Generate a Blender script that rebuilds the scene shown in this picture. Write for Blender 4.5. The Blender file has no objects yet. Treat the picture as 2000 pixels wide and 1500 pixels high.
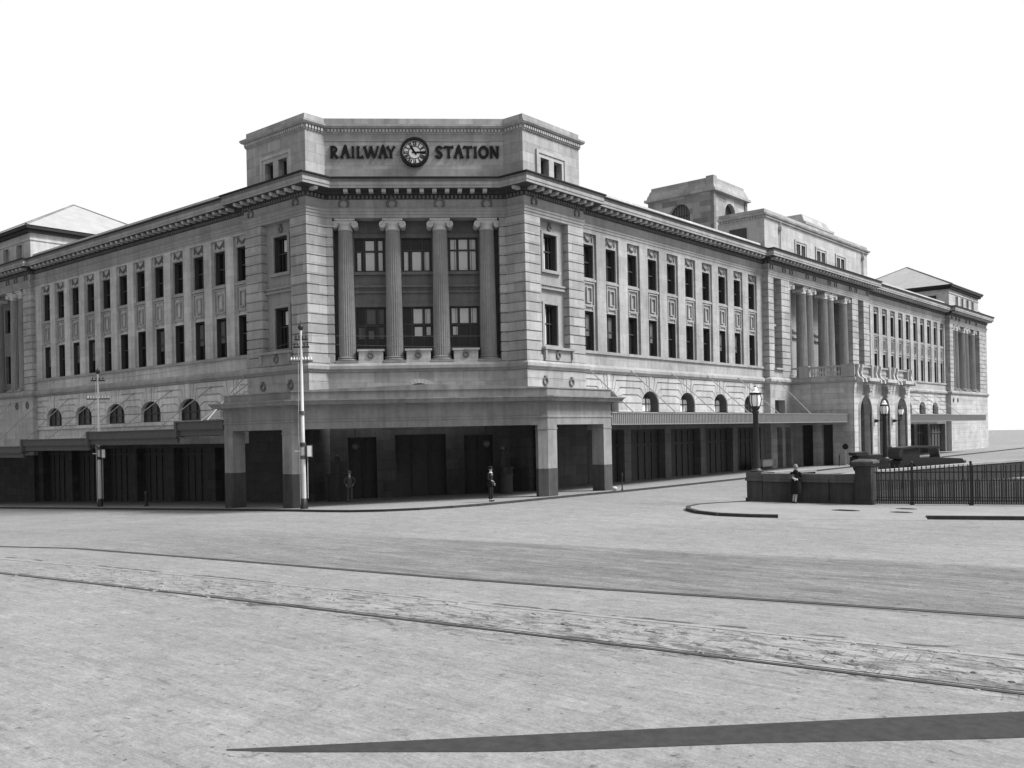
import bpy, bmesh, math, random
from mathutils import Vector, Matrix
random.seed(7)
S = bpy.context.scene
COL = S.collection
R2 = math.sqrt(2.0)
PI = math.pi

# ------------------------------------------------------------------ camera
cam_d = bpy.data.cameras.new('camera'); cam = bpy.data.objects.new('camera', cam_d); COL.objects.link(cam)
cam_d.sensor_width = 36; cam_d.lens = 1846.8 / 2000 * 36
cam_d.shift_x = 0.030; cam_d.shift_y = 0.0481
cam_d.clip_start = .1; cam_d.clip_end = 3000
_rt = Vector((.75375243, .65715848, 0)); _fw = Vector((-.65715848, .75375243, 0)); _up = Vector((0, 0, 1))
_cr, _sr = math.cos(-.0199), math.sin(-.0199)
_X = _rt * _cr + _up * _sr; _Y = _up * _cr - _rt * _sr; _Z = -_fw
cam.matrix_world = Matrix(((_X.x, _Y.x, _Z.x, 34.442), (_X.y, _Y.y, _Z.y, -34.753), (_X.z, _Y.z, _Z.z, 3.3), (0, 0, 0, 1)))
S.camera = cam

# ------------------------------------------------------------------ light
SUN_EL, SUN_AZ = math.radians(50), math.radians(30)      # azimuth from +x towards +y
W = bpy.data.worlds.new("World"); S.world = W; W.use_nodes = True
nt = W.node_tree; bg = nt.nodes['Background']
sky = nt.nodes.new('ShaderNodeTexSky'); sky.sky_type = 'NISHITA'; sky.sun_disc = False
sky.sun_elevation = SUN_EL; sky.sun_rotation = math.radians(90) - SUN_AZ; sky.dust_density = 4; sky.air_density = 2
bw = nt.nodes.new('ShaderNodeRGBToBW'); mx = nt.nodes.new('ShaderNodeMath'); mx.operation = 'MAXIMUM'; mx.inputs[1].default_value = 8.6
mn = nt.nodes.new('ShaderNodeMath'); mn.operation = 'MINIMUM'; mn.inputs[1].default_value = 22.0
# overcast sky, floor shaped: white northward, dimmed south to cut fill on facades
wtc = nt.nodes.new('ShaderNodeTexCoord'); dp = nt.nodes.new('ShaderNodeVectorMath'); dp.operation = 'DOT_PRODUCT'; dp.inputs[1].default_value = (.25, .97, .12)
nt.links.new(wtc.outputs['Generated'], dp.inputs[0]); mr = nt.nodes.new('ShaderNodeMapRange'); mr.interpolation_type = 'SMOOTHSTEP'
mr.inputs[1].default_value = -.75; mr.inputs[2].default_value = .1; mr.inputs[3].default_value = 3.6; mr.inputs[4].default_value = 9.2
nt.links.new(dp.outputs['Value'], mr.inputs[0]); nt.links.new(mr.outputs[0], mx.inputs[1])
nt.links.new(sky.outputs[0], bw.inputs[0]); nt.links.new(bw.outputs[0], mx.inputs[0]); nt.links.new(mx.outputs[0], mn.inputs[0])
nt.links.new(mn.outputs[0], bg.inputs['Color']); bg.inputs['Strength'].default_value = 0.1
sd = bpy.data.lights.new('sun', 'SUN'); sd.energy = 4.6; sd.angle = math.radians(18); sd.color = (1, 1, 1)
sun = bpy.data.objects.new('sun', sd); COL.objects.link(sun)
_d = Vector((math.cos(SUN_EL) * math.cos(SUN_AZ), math.cos(SUN_EL) * math.sin(SUN_AZ), math.sin(SUN_EL)))
sun.rotation_euler = _d.to_track_quat('Z', 'Y').to_euler()
sun.location = _d * 60
S.view_settings.view_transform = 'Standard'; S.view_settings.look = 'None'
S.view_settings.exposure = 0.15; S.view_settings.gamma = 1

# ------------------------------------------------------------------ materials
class N:
    def __init__(s, name):
        s.m = bpy.data.materials.new(name); s.m.use_nodes = True; s.t = s.m.node_tree
        s.b = s.t.nodes['Principled BSDF']; s.tc = s.n('ShaderNodeTexCoord')
    def n(s, typ, **kw):
        x = s.t.nodes.new(typ)
        for k, v in kw.items(): setattr(x, k, v)
        return x
    def l(s, a, b): s.t.links.new(a, b)
    def val(s, sock, v):
        if isinstance(v, (int, float)): sock.default_value = v
        else: s.l(v, sock)
    def math(s, op, a, b=0.0, clamp=False):
        x = s.n('ShaderNodeMath', operation=op); x.use_clamp = clamp
        s.val(x.inputs[0], a); s.val(x.inputs[1], b); return x.outputs[0]
    def noise(s, vec, scale, detail=4, rough=.55, dist=0):
        x = s.n('ShaderNodeTexNoise'); x.inputs['Scale'].default_value = scale; x.inputs['Detail'].default_value = detail
        x.inputs['Roughness'].default_value = rough; x.inputs['Distortion'].default_value = dist
        if vec is not None: s.l(vec, x.inputs['Vector'])
        return x.outputs['Fac']
    def remap(s, v, a, b, c, d):
        x = s.n('ShaderNodeMapRange'); s.val(x.inputs[0], v)
        for i, q in enumerate((a, b, c, d)): s.val(x.inputs[i + 1], q)
        return x.outputs[0]
    def mapping(s, vec, scale=(1, 1, 1), rot=(0, 0, 0), loc=(0, 0, 0)):
        x = s.n('ShaderNodeMapping'); s.l(vec, x.inputs[0]); x.inputs['Scale'].default_value = scale
        x.inputs['Rotation'].default_value = rot; x.inputs['Location'].default_value = loc; return x.outputs[0]
    def comb(s, x, y, z):
        c = s.n('ShaderNodeCombineXYZ'); s.val(c.inputs[0], x); s.val(c.inputs[1], y); s.val(c.inputs[2], z); return c.outputs[0]
    def grey(s, v, rough=.85, spec=.3):
        if isinstance(v, (int, float)): s.b.inputs['Base Color'].default_value = (v, v, v, 1)
        else:
            v = s.math('MAXIMUM', v, .004); s.l(v, s.b.inputs['Base Color'])
        s.b.inputs['Roughness'].default_value = rough; s.b.inputs['Specular IOR Level'].default_value = spec
    def bump(s, h, strength=.3, dist=.02):
        x = s.n('ShaderNodeBump'); x.inputs['Strength'].default_value = strength; x.inputs['Distance'].default_value = dist
        s.l(h, x.inputs['Height']); s.l(x.outputs[0], s.b.inputs['Normal'])

def stone(name, base, row=.585, width=1.25, blockvar=.16, mortar=.010, zoff=0.0, stain=.2, mort=.62):
    k = N(name); geo = k.n('ShaderNodeNewGeometry'); sp = k.n('ShaderNodeSeparateXYZ'); k.l(geo.outputs['Position'], sp.inputs[0])
    u = k.math('ADD', sp.outputs[0], sp.outputs[1]); z = k.math('SUBTRACT', sp.outputs[2], zoff)
    br = k.n('ShaderNodeTexBrick'); k.l(k.comb(u, z, 0), br.inputs['Vector']); br.inputs['Scale'].default_value = 1
    br.inputs['Brick Width'].default_value = width; br.inputs['Row Height'].default_value = row; br.inputs['Mortar Size'].default_value = mortar
    br.inputs['Mortar Smooth'].default_value = .3
    br.inputs['Color1'].default_value = (1 - blockvar,) * 3 + (1,); br.inputs['Color2'].default_value = (1 + blockvar,) * 3 + (1,)
    br.inputs['Mortar'].default_value = (mort,) * 3 + (1,)
    pos = geo.outputs['Position']
    big = k.remap(k.noise(pos, .22, 5, .6), .3, .7, 1 - stain * .7, 1 + stain * .55)
    med = k.remap(k.noise(pos, 2.6, 6, .65), .25, .75, .86, 1.12)
    fine = k.remap(k.noise(pos, 30, 3, .7), .2, .8, .9, 1.1)
    drip = k.remap(k.noise(k.mapping(pos, (2.4, 2.4, .22)), 1.0, 5, .6), .35, .8, 1.06, 1 - stain * 1.1)
    v = k.math('MULTIPLY', br.outputs['Color'], big); v = k.math('MULTIPLY', v, med); v = k.math('MULTIPLY', v, fine); v = k.math('MULTIPLY', v, drip)
    v = k.math('MULTIPLY', v, base); k.grey(v, .92, .15)
    k.bump(k.math('ADD', k.noise(pos, 22, 4, .7), k.math('MULTIPLY', br.outputs['Fac'], -1.5)), .35, .02)
    return k.m

def plain(name, base, rough=.8, spec=.3, var=.15, scale=3.0, stretch=(1, 1, 1), bump=.15):
    k = N(name); p = k.mapping(k.tc.outputs['Object'], stretch)
    v = k.math('MULTIPLY', k.remap(k.noise(p, scale, 5, .6), .25, .75, 1 - var, 1 + var), base)
    v = k.math('MULTIPLY', v, k.remap(k.noise(k.tc.outputs['Object'], 24, 3, .7), .2, .8, 1 - var * .4, 1 + var * .4))
    k.grey(v, rough, spec)
    if bump: k.bump(k.noise(k.tc.outputs['Object'], 40, 3, .6), bump, .01)
    return k.m

M = {}
M['stone'] = stone('ashlar_stone', .35)
M['stone_dark'] = stone('weathered_stone', .2, blockvar=.2)
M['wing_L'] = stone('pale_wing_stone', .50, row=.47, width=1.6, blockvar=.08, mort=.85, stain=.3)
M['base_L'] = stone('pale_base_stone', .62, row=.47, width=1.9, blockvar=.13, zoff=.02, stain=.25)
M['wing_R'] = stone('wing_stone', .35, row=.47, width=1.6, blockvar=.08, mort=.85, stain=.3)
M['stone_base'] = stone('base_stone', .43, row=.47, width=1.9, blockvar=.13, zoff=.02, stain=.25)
M['grd_L'] = stone('dark_plinth_stone', .085, row=.6)  # shade under the awnings and canopy put into the wall colour
M['grd_R'] = stone('painted_pilaster_stone', .17, row=.6, blockvar=.1)  # under-awning shade put into the colour of the right street wall
M['stone_lite'] = stone('pale_stone', .43, row=.6, width=1.5, blockvar=.1, mort=.8, stain=.2)
M['stone_tower'] = stone('patched_tower_stone', .31, row=.55, width=1.7, blockvar=.42, mort=.8)
M['stone_trim'] = stone('moulded_stone', .31, row=50, width=1.4, blockvar=.1, mortar=.004)
M['render'] = stone('cement_render', .25, row=50, width=60, blockvar=.0, mortar=0.0, stain=.35)
M['blockcourse'] = stone('pale_coping_stone', .55, row=50, width=1.8, blockvar=.08, mortar=.005)
M['soot'] = plain('soot_blackened_stone', .065, .9, .1, .2)  # shadow under the cornice painted into the soffit colour
M['relief'] = stone('stained_relief_stone', .15, row=50, width=60, blockvar=0, mortar=0)  # swags, wreaths, dentils: shadow of the carving put into the colour
M['sima_mid'] = stone('gutter_stone', .19, row=50, width=2.2, blockvar=.08, mortar=.006)
M['sima'] = plain('dark_gutter', .018, .7)  # shadow of the gutter gap put into the colour; also the dark eaves
M['slate'] = plain('roof_tiles', .34, .9, .2, .14, .8)
M['glass'] = plain('dark_window_glass', .012, .12, .35, .2, 1, bump=0)
M['sash'] = plain('dark_window_paint', .05, .6)
M['blind'] = plain('pale_window_blind', .62, .9, .1, .08, 1.2)  # pale panels standing in for light reflected in the panes
M['dimblind'] = plain('dim_window_blind', .13, .9, .1, .3, 1)  # dimmer panels standing in for weak reflections in the sashes
M['blind2'] = plain('white_frosted_pane', .85, .6, .2, .04)  # white panels standing in for sky reflected in the arched windows
M['door'] = plain('dark_joinery', .065, .7)
M['black'] = plain('black_letters', .006, .5, .2, 0, bump=0)
M['face'] = plain('clock_face', .85, .6, .2, .05)
M['iron'] = plain('dark_iron', .02, .5, .4)
M['awning'] = plain('awning_paint', .095, .7, .2, .12)
M['awning2'] = plain('ribbed_awning_paint', .2, .75, .2, .1)
M['awning_top'] = plain('awning_roof', .35, .8)
M['pole'] = plain('pale_pole_paint', .5, .6, .3, .2, 3, (1, 1, .3))
M['opal'] = plain('opal_glass', .9, .25, .5, .03)
M['white'] = plain('white_porcelain', .8, .3)
M['wall'] = stone('dark_bluestone', .075, row=50, width=60, blockvar=0, mortar=0, stain=.5)
M['wall_top'] = stone('bluestone_coping', .12, row=50, width=50, blockvar=0, mortar=0, stain=.4)
M['rail'] = plain('rusty_rail', .03, .6, .4)
M['shiny'] = plain('polished_rail', .42, .35, .5)
M['kerb'] = plain('kerb_stone', .05, .9, .2, .3)
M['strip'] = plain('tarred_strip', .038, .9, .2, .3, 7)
M['rod'] = plain('steel_rod', .3, .5)
M['dado'] = plain('dark_dado_paint', .07, .7, .3, .2, 1.5)
M['skin'] = plain('skin', .42, .6, .3, .05)
M['suit'] = plain('dark_suit_wool', .02, .9, .1, .15)
M['suit2'] = plain('grey_suit_wool', .1, .9, .1, .15)
M['coat'] = plain('dark_coat_wool', .018, .95, .1, .15)
M['felt'] = plain('grey_felt', .22, .95, .1, .1)
M['cotton'] = plain('white_cotton', .8, .9, .1, .03)
M['stocking'] = plain('pale_stocking', .5, .7, .2, .05)
M['hair'] = plain('dark_hair', .02, .7)
M['shoe'] = plain('black_shoe', .015, .4)
M['carpaint'] = plain('dark_car_enamel', .03, .3, .5)
M['cartop'] = plain('canvas_hood', .045, .9)
M['tyre'] = plain('rubber_tyre', .03, .9)

def road_mat():
    k = N('dusty_road'); P = k.tc.outputs['Object']; sp = k.n('ShaderNodeSeparateXYZ'); k.l(P, sp.inputs[0]); x, y = sp.outputs[0], sp.outputs[1]
    ang = math.radians(10)
    wob = k.math('MULTIPLY', k.math('SUBTRACT', k.noise(P, .35, 4), .5), 2.2)
    along = k.mapping(P, (.16, 1.5, 1), (0, 0, -ang)); along2 = k.mapping(P, (.5, 3.2, 1), (0, 0, -ang * 1.6)); along3 = k.mapping(P, (.1, .9, 1), (0, 0, ang * 1.2))
    base = k.remap(k.noise(P, .09, 3, .5), .3, .7, .225, .27)
    v = k.math('MULTIPLY', base, k.remap(k.noise(along, .8, 6, .62, .5), .25, .75, .9, 1.08))
    v = k.math('MULTIPLY', v, k.remap(k.noise(P, .9, 9, .68, .6), .28, .72, .90, 1.08))
    v = k.math('MULTIPLY', v, k.remap(k.noise(P, 5.5, 9, .8), .3, .7, .80, 1.18))
    v = k.math('MULTIPLY', v, k.remap(k.noise(k.mapping(P, (1.4, 6, 1), (0, 0, -.35)), 1.6, 9, .78), .3, .7, .82, 1.15))
    v = k.math('MULTIPLY', v, k.remap(k.noise(k.mapping(P, (.35, 3.5, 1), (0, 0, .12)), 1.2, 6, .6), .60, .70, 1.0, .84))
    v = k.math('MULTIPLY', v, k.remap(k.noise(P, 3.1, 6, .7), .60, .70, 1.0, .58))
    v = k.math('MULTIPLY', v, k.remap(k.noise(k.mapping(P, (1, 1, 1), (0, 0, 0), (5, 9, 2)), 8.0, 3, .5), .67, .73, 1.0, .5))
    v = k.math('MULTIPLY', v, k.remap(k.noise(k.mapping(P, (1, 1, 1), (0, 0, 0), (1, 4, 2)), 1.1, 3, .5), .62, .74, 1.0, 1.16))
    v = k.math('MULTIPLY', v, k.remap(k.noise(along2, 1.1, 6, .7), .2, .8, .88, 1.12))
    v = k.math('MULTIPLY', v, k.remap(k.noise(along3, 1.3, 5, .6), .62, .72, 1.0, .86))
    # dark scuffs
    v = k.math('MULTIPLY', v, k.remap(k.noise(k.mapping(P, (.8, 2.6, 1), (0, 0, -ang)), 1.3, 6, .62), .66, .78, 1.0, .60))
    v = k.math('MULTIPLY', v, k.remap(k.noise(k.mapping(P, (1.6, 4.4, 1), (0, 0, -ang), (7, 3, 0)), 1.5, 4, .55), .70, .78, 1.0, .5))
    # tarred band beyond the far rail: y between line A (near) and line B (far)
    lineA = k.math('SUBTRACT', y, k.math('SUBTRACT', k.math('MULTIPLY', x, .168), 21.75))
    lineB = k.math('SUBTRACT', y, k.math('SUBTRACT', k.math('MULTIPLY', x, .175), 14.9))
    a = k.remap(k.math('ADD', lineA, k.math('MULTIPLY', wob, .05)), -.02, .1, 0, 1)
    b = k.remap(k.math('ADD', lineB, k.math('MULTIPLY', wob, .15)), -.25, .15, 1, 0)
    fadex = k.remap(k.math('ADD', x, k.math('MULTIPLY', wob, 2.0)), 0.0, 17.0, .12, 1)
    band = k.math('MULTIPLY', k.math('MULTIPLY', a, b), fadex)
    holes = k.math('MULTIPLY', k.remap(k.noise(k.mapping(P, (.22, 1.6, 1), (0, 0, -ang * .95)), 1.0, 9, .85, .8), .42, .58, 1.0, .3), k.remap(k.noise(P, 3.0, 6, .75), .35, .65, 1.0, .7))
    band = k.math('MULTIPLY', band, holes)
    v = k.math('MULTIPLY', v, k.remap(band, 0, 1, 1, .5))
    # opened-up sett strip between the two near rails
    l1 = k.math('SUBTRACT', y, k.math('SUBTRACT', k.math('MULTIPLY', x, .138), 25.9))
    sm = k.math('MULTIPLY', k.remap(k.math('ADD', l1, k.math('MULTIPLY', wob, .22)), -.35, .1, 0, 1), k.remap(k.math('ADD', l1, k.math('MULTIPLY', wob, .12)), 1.9, 2.25, 1, 0))
    sm = k.math('MULTIPLY', sm, k.remap(x, 4, 26, .15, 1))
    br = k.n('ShaderNodeTexBrick'); k.l(k.mapping(P, (1, 1, 1), (0, 0, math.radians(82))), br.inputs['Vector']); br.inputs['Scale'].default_value = 1
    br.inputs['Brick Width'].default_value = .32; br.inputs['Row Height'].default_value = .17; br.inputs['Mortar Size'].default_value = .018; br.inputs['Mortar Smooth'].default_value = .6
    br.inputs['Color1'].default_value = (.85,) * 3 + (1,); br.inputs['Color2'].default_value = (1.2,) * 3 + (1,); br.inputs['Mortar'].default_value = (.55,) * 3 + (1,)
    rough = k.remap(k.noise(k.mapping(P, (1.0, 2.6, 1), (0, 0, -ang)), 1.25, 7, .72, 1.0), .50, .66, 1.15, .5)
    showset = k.math('MULTIPLY', k.remap(k.noise(P, 1.3, 5), .50, .62, 0, .6), k.remap(x, 21, 27, 0, 1))
    sett = k.math('ADD', k.math('MULTIPLY', k.math('SUBTRACT', br.outputs['Color'], 1), showset), 1)
    mul = k.math('MULTIPLY', rough, sett)
    v = k.math('MULTIPLY', v, k.math('ADD', 1, k.math('MULTIPLY', sm, k.math('SUBTRACT', mul, 1))))
    # broken dark edge on the far side of the bright rail, and torn patches both sides of the near rail
    l2 = k.math('SUBTRACT', y, k.math('SUBTRACT', k.math('MULTIPLY', x, .1437), 23.72)); l2 = k.math('ADD', l2, k.math('MULTIPLY', k.math('SUBTRACT', k.noise(P, 1.6, 3), .5), .3))
    e = k.math('MULTIPLY', k.remap(l2, -.02, .03, 0, 1), k.remap(l2, .10, .17, 1, 0)); e = k.math('MULTIPLY', e, k.remap(k.noise(k.mapping(P, (.9, 1, 1)), 1.1, 3), .50, .56, 0, 1))
    v = k.math('MULTIPLY', v, k.remap(e, 0, 1, 1, .35))
    tz = k.math('MULTIPLY', k.remap(l1, -.9, -.2, 0, 1), k.remap(l1, 1.6, 2.1, 1, 0)); torn = k.remap(k.noise(k.mapping(P, (.8, 1.6, 1), (0, 0, -.2), (3, 1, 0)), 2.2, 7, .7, .8), .56, .62, 0, 1)
    torn = k.math('MULTIPLY', k.math('MULTIPLY', torn, tz), k.remap(x, 8, 22, .25, 1)); v = k.math('MULTIPLY', v, k.remap(torn, 0, 1, 1, .42))
    v = k.math('MULTIPLY', v, k.remap(k.noise(P, 26, 3, .75), .2, .8, .78, 1.22))
    k.grey(v, .95, .1)
    h = k.math('ADD', k.noise(P, 9, 6, .75), k.math('MULTIPLY', k.noise(along2, 2.0, 5, .7), 1.3)); h = k.math('ADD', h, k.math('MULTIPLY', k.math('MULTIPLY', mul, sm), 1.4))
    k.bump(h, .8, .04)
    return k.m
M['road'] = road_mat()
def pave_mat():
    k = N('asphalt_footpath'); P = k.tc.outputs['Object']
    v = k.math('MULTIPLY', k.remap(k.noise(P, .5, 6, .6), .3, .7, .22, .28), k.remap(k.noise(P, 5, 5, .7), .2, .8, .85, 1.12))
    v = k.math('MULTIPLY', v, k.remap(k.noise(P, 2.1, 3, .5), .68, .74, 1, .7))
    k.grey(v, .95, .1); k.bump(k.noise(P, 18, 4, .7), .3, .02); return k.m
M['pave'] = pave_mat()

# ------------------------------------------------------------------ mesh helpers
class MB:
    def __init__(s): s.v = []; s.f = []; s.mi = []
    def add(s, vs, fs, mi=0):
        o = len(s.v); s.v += [tuple(p) for p in vs]; s.f += [tuple(i + o for i in f) for f in fs]; s.mi += [mi] * len(fs)
    def hexa(s, p, mi=0):          # 8 points: bottom loop, top loop
        s.add(p, [(0, 3, 2, 1), (4, 5, 6, 7), (0, 1, 5, 4), (1, 2, 6, 5), (2, 3, 7, 6), (3, 0, 4, 7)], mi)
    def box(s, x0, x1, y0, y1, z0, z1, mi=0):
        s.hexa([(x0, y0, z0), (x1, y0, z0), (x1, y1, z0), (x0, y1, z0), (x0, y0, z1), (x1, y0, z1), (x1, y1, z1), (x0, y1, z1)], mi)
    def fbox(s, F, u0, u1, n0, n1, z0, z1, mi=0):
        s.hexa([F(u0, n0, z0), F(u1, n0, z0), F(u1, n1, z0), F(u0, n1, z0), F(u0, n0, z1), F(u1, n0, z1), F(u1, n1, z1), F(u0, n1, z1)], mi)
    def fpoly(s, F, poly, n0, n1, mi=0):   # polygon in (u,z), extruded along n
        k = len(poly); a = [F(u, n0, z) for u, z in poly] + [F(u, n1, z) for u, z in poly]
        s.add(a, [tuple(range(k)), tuple(range(2 * k - 1, k - 1, -1))] + [(i, (i + 1) % k, (i + 1) % k + k, i + k) for i in range(k)], mi)
    def prism(s, poly, z0, z1, mi=0):
        k = len(poly)
        zz = (lambda p, z: z(p) if callable(z) else z)
        a = [(p[0], p[1], zz(p, z0)) for p in poly] + [(p[0], p[1], zz(p, z1)) for p in poly]
        s.add(a, [tuple(range(k - 1, -1, -1)), tuple(range(k, 2 * k))] + [(i, (i + 1) % k, (i + 1) % k + k, i + k) for i in range(k)], mi)
    def tube(s, a, b, ra, rb=None, seg=10, mi=0):
        rb = ra if rb is None else rb; a = Vector(a); b = Vector(b); d = (b - a).normalized()
        q = d.to_track_quat('Z', 'Y'); e1 = q @ Vector((1, 0, 0)); e2 = q @ Vector((0, 1, 0)); vs = []
        for c, r in ((a, ra), (b, rb)):
            for i in range(seg):
                t = 2 * PI * i / seg; vs.append(c + e1 * r * math.cos(t) + e2 * r * math.sin(t))
        s.add(vs, [tuple(range(seg - 1, -1, -1)), tuple(range(seg, 2 * seg))] + [(i, (i + 1) % seg, (i + 1) % seg + seg, i + seg) for i in range(seg)], mi)
    def lathe(s, prof, c=(0, 0, 0), seg=20, mi=0, flute=0, fl_n=24):
        c = Vector(c); vs = []; k = len(prof)
        for r, z in prof:
            for i in range(seg):
                t = 2 * PI * i / seg; rr = r
                if flute: rr = r * (1 - flute * (abs(math.sin(t * fl_n / 2)) ** .7))
                vs.append(c + Vector((rr * math.cos(t), rr * math.sin(t), z)))
        fs = [tuple(range(seg - 1, -1, -1)), tuple(range((k - 1) * seg, k * seg))]
        for j in range(k - 1):
            for i in range(seg): fs.append((j * seg + i, j * seg + (i + 1) % seg, (j + 1) * seg + (i + 1) % seg, (j + 1) * seg + i))
        s.add(vs, fs, mi)
    def torus(s, F, u, n, z, R, r, seg=20, sub=8, a0=0, a1=2 * PI):
        vs = []; full = abs(a1 - a0 - 2 * PI) < 1e-6; K = seg if full else seg + 1
        for i in range(K):
            t = a0 + (a1 - a0) * i / seg
            for j in range(sub):
                p = 2 * PI * j / sub; rr = R + r * math.cos(p); vs.append(F(u + rr * math.cos(t), n + r * math.sin(p), z + rr * math.sin(t)))
        fs = []
        for i in range(seg):
            i2 = (i + 1) % K
            for j in range(sub): fs.append((i * sub + j, i2 * sub + j, i2 * sub + (j + 1) % sub, i * sub + (j + 1) % sub))
        s.add(vs, fs)
    def sphere(s, c, r, seg=12, ring=8, sc=(1, 1, 1), mi=0):
        c = Vector(c); vs = [c + Vector((0, 0, r * sc[2]))]
        for j in range(1, ring):
            p = PI * j / ring
            for i in range(seg):
                t = 2 * PI * i / seg; vs.append(c + Vector((r * sc[0] * math.sin(p) * math.cos(t), r * sc[1] * math.sin(p) * math.sin(t), r * sc[2] * math.cos(p))))
        vs.append(c - Vector((0, 0, r * sc[2]))); L = len(vs) - 1; fs = []
        for i in range(seg):
            fs.append((0, 1 + i, 1 + (i + 1) % seg)); fs.append((L, L - seg + (i + 1) % seg, L - seg + i))
        for j in range(ring - 2):
            for i in range(seg): a = 1 + j * seg; fs.append((a + i, a + seg + i, a + seg + (i + 1) % seg, a + (i + 1) % seg))
        s.add(vs, fs, mi)
    def sweep(s, path, prof, mi=0, closed=False, cap=True):
        n = len(path); P = [Vector(p) for p in path]; dirs = []
        segs = n if closed else n - 1
        for i in range(segs):
            d = (P[(i + 1) % n] - P[i]).normalized(); dirs.append(Vector((d.y, -d.x)))
        offs = []
        for i in range(n):
            if closed: a, b = dirs[i - 1], dirs[i]
            else: a = dirs[max(0, i - 1)]; b = dirs[min(i, segs - 1)]
            m = a + b; m = m / (m.dot(m) / 2) if m.length > 1e-6 else a
            offs.append(m * 1.0)
        vs = []; k = len(prof)
        for i in range(n):
            for pn, pz in prof: q = P[i] + offs[i] * pn; vs.append((q.x, q.y, pz))
        fs = []
        for i in range(segs):
            i2 = (i + 1) % n
            for j in range(k): fs.append((i * k + j, i2 * k + j, i2 * k + (j + 1) % k, i * k + (j + 1) % k))
        if not closed and cap: fs += [tuple(range(k)), tuple(range((n - 1) * k, n * k))]
        s.add(vs, fs, mi)
    def along(s, path, n0, n1, z0, z1, pitch, width, taper=0):   # repeated blocks along a polyline (dentils, modillions)
        P = [Vector(p) for p in path]
        for i in range(len(P) - 1):
            d = P[i + 1] - P[i]; L = d.length
            if L < pitch * .9: continue
            d.normalize(); nn = Vector((d.y, -d.x))
            ca = i > 0 and (P[i] - P[i - 1]).normalized().cross(d) if i > 0 else 0
            cb = (P[i + 2] - P[i + 1]).normalized() if i + 2 < len(P) else None
            s0 = 0.0; s1 = L
            if i > 0: s0 = -n0 * .9 if (P[i] - P[i - 1]).x * d.y - (P[i] - P[i - 1]).y * d.x > 0 else n1 * 1.05
            if cb is not None: s1 = L + n0 * .9 if d.x * cb.y - d.y * cb.x > 0 else L - n1 * 1.05
            k = max(1, int((s1 - s0) / pitch)); st = (s1 - s0) / k
            for j in range(k):
                c = s0 + st * (j + .5); a = P[i] + d * (c - width / 2); b = P[i] + d * (c + width / 2)
                pts = []
                for z in (z0, z1):
                    e = n1 - (taper if z == z0 else 0)
                    for q, m in ((a, n0), (b, n0), (b, e), (a, e)): r = q + nn * m; pts.append((r.x, r.y, z))
                s.hexa(pts)
    def build(s, name, mats, parent=None, smooth=False, loc=None):
        me = bpy.data.meshes.new(name); me.from_pydata(s.v, [], s.f)
        if not isinstance(mats, (list, tuple)): mats = [mats]
        for m in mats: me.materials.append(m)
        for p, i in zip(me.polygons, s.mi): p.material_index = i
        bm = bmesh.new(); bm.from_mesh(me); bmesh.ops.recalc_face_normals(bm, faces=bm.faces); bm.to_mesh(me); bm.free()
        if smooth:
            for p in me.polygons: p.use_smooth = True
            me.set_sharp_from_angle(angle=math.radians(38))
        o = bpy.data.objects.new(name, me); COL.objects.link(o)
        if parent is not None: o.parent = parent
        if loc is not None: o.location = loc
        return o

def empty(name, loc=(0, 0, 0), rz=0, parent=None):
    o = bpy.data.objects.new(name, None); COL.objects.link(o); o.location = loc; o.rotation_euler = (0, 0, rz); o.empty_display_size = .3
    if parent is not None: o.parent = parent
    return o
def tag(o, label, cat, group=None):
    o['label'] = label; o['category'] = cat
    if group: o['group'] = group
    return o
def struct(o): o['kind'] = 'structure'; return o
def kids(o): return [c for c in bpy.data.objects if c.parent is o]
def dup(o, parent=None, loc=None, rz=None):
    c = o.copy(); COL.objects.link(c); c.parent = parent if parent is not None else o.parent
    if loc is not None: c.location = loc
    if rz is not None: c.rotation_euler = (0, 0, rz)
    for k in kids(o): dup(k, c)
    return c

def FR(o, u, n):
    o = Vector((o[0], o[1], 0)); u = Vector((u[0], u[1], 0)); n = Vector((n[0], n[1], 0))
    return lambda a, b, z: o + u * a + n * b + Vector((0, 0, z))
FL = FR((0, 0), (-1, 0), (0, -1))          # left front, u = distance from the missing corner
FRt = FR((0, 0), (0, 1), (1, 0))           # right front
C0, A0 = 9.0, 1.45
FD = FR((-(C0 + A0) / 2, (C0 + A0) / 2), (1 / R2, 1 / R2), (1 / R2, -1 / R2))   # diagonal front, u=0 centre
HD = R2 * (C0 - A0) / 2                     # half width 5.34
ROT = {'L': 0.0, 'R': PI / 2, 'D': PI / 4}
FRS = {'L': FL, 'R': FRt, 'D': FD}
def g(x): return -.033 * max(0.0, min(5 - x, 90))

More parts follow.
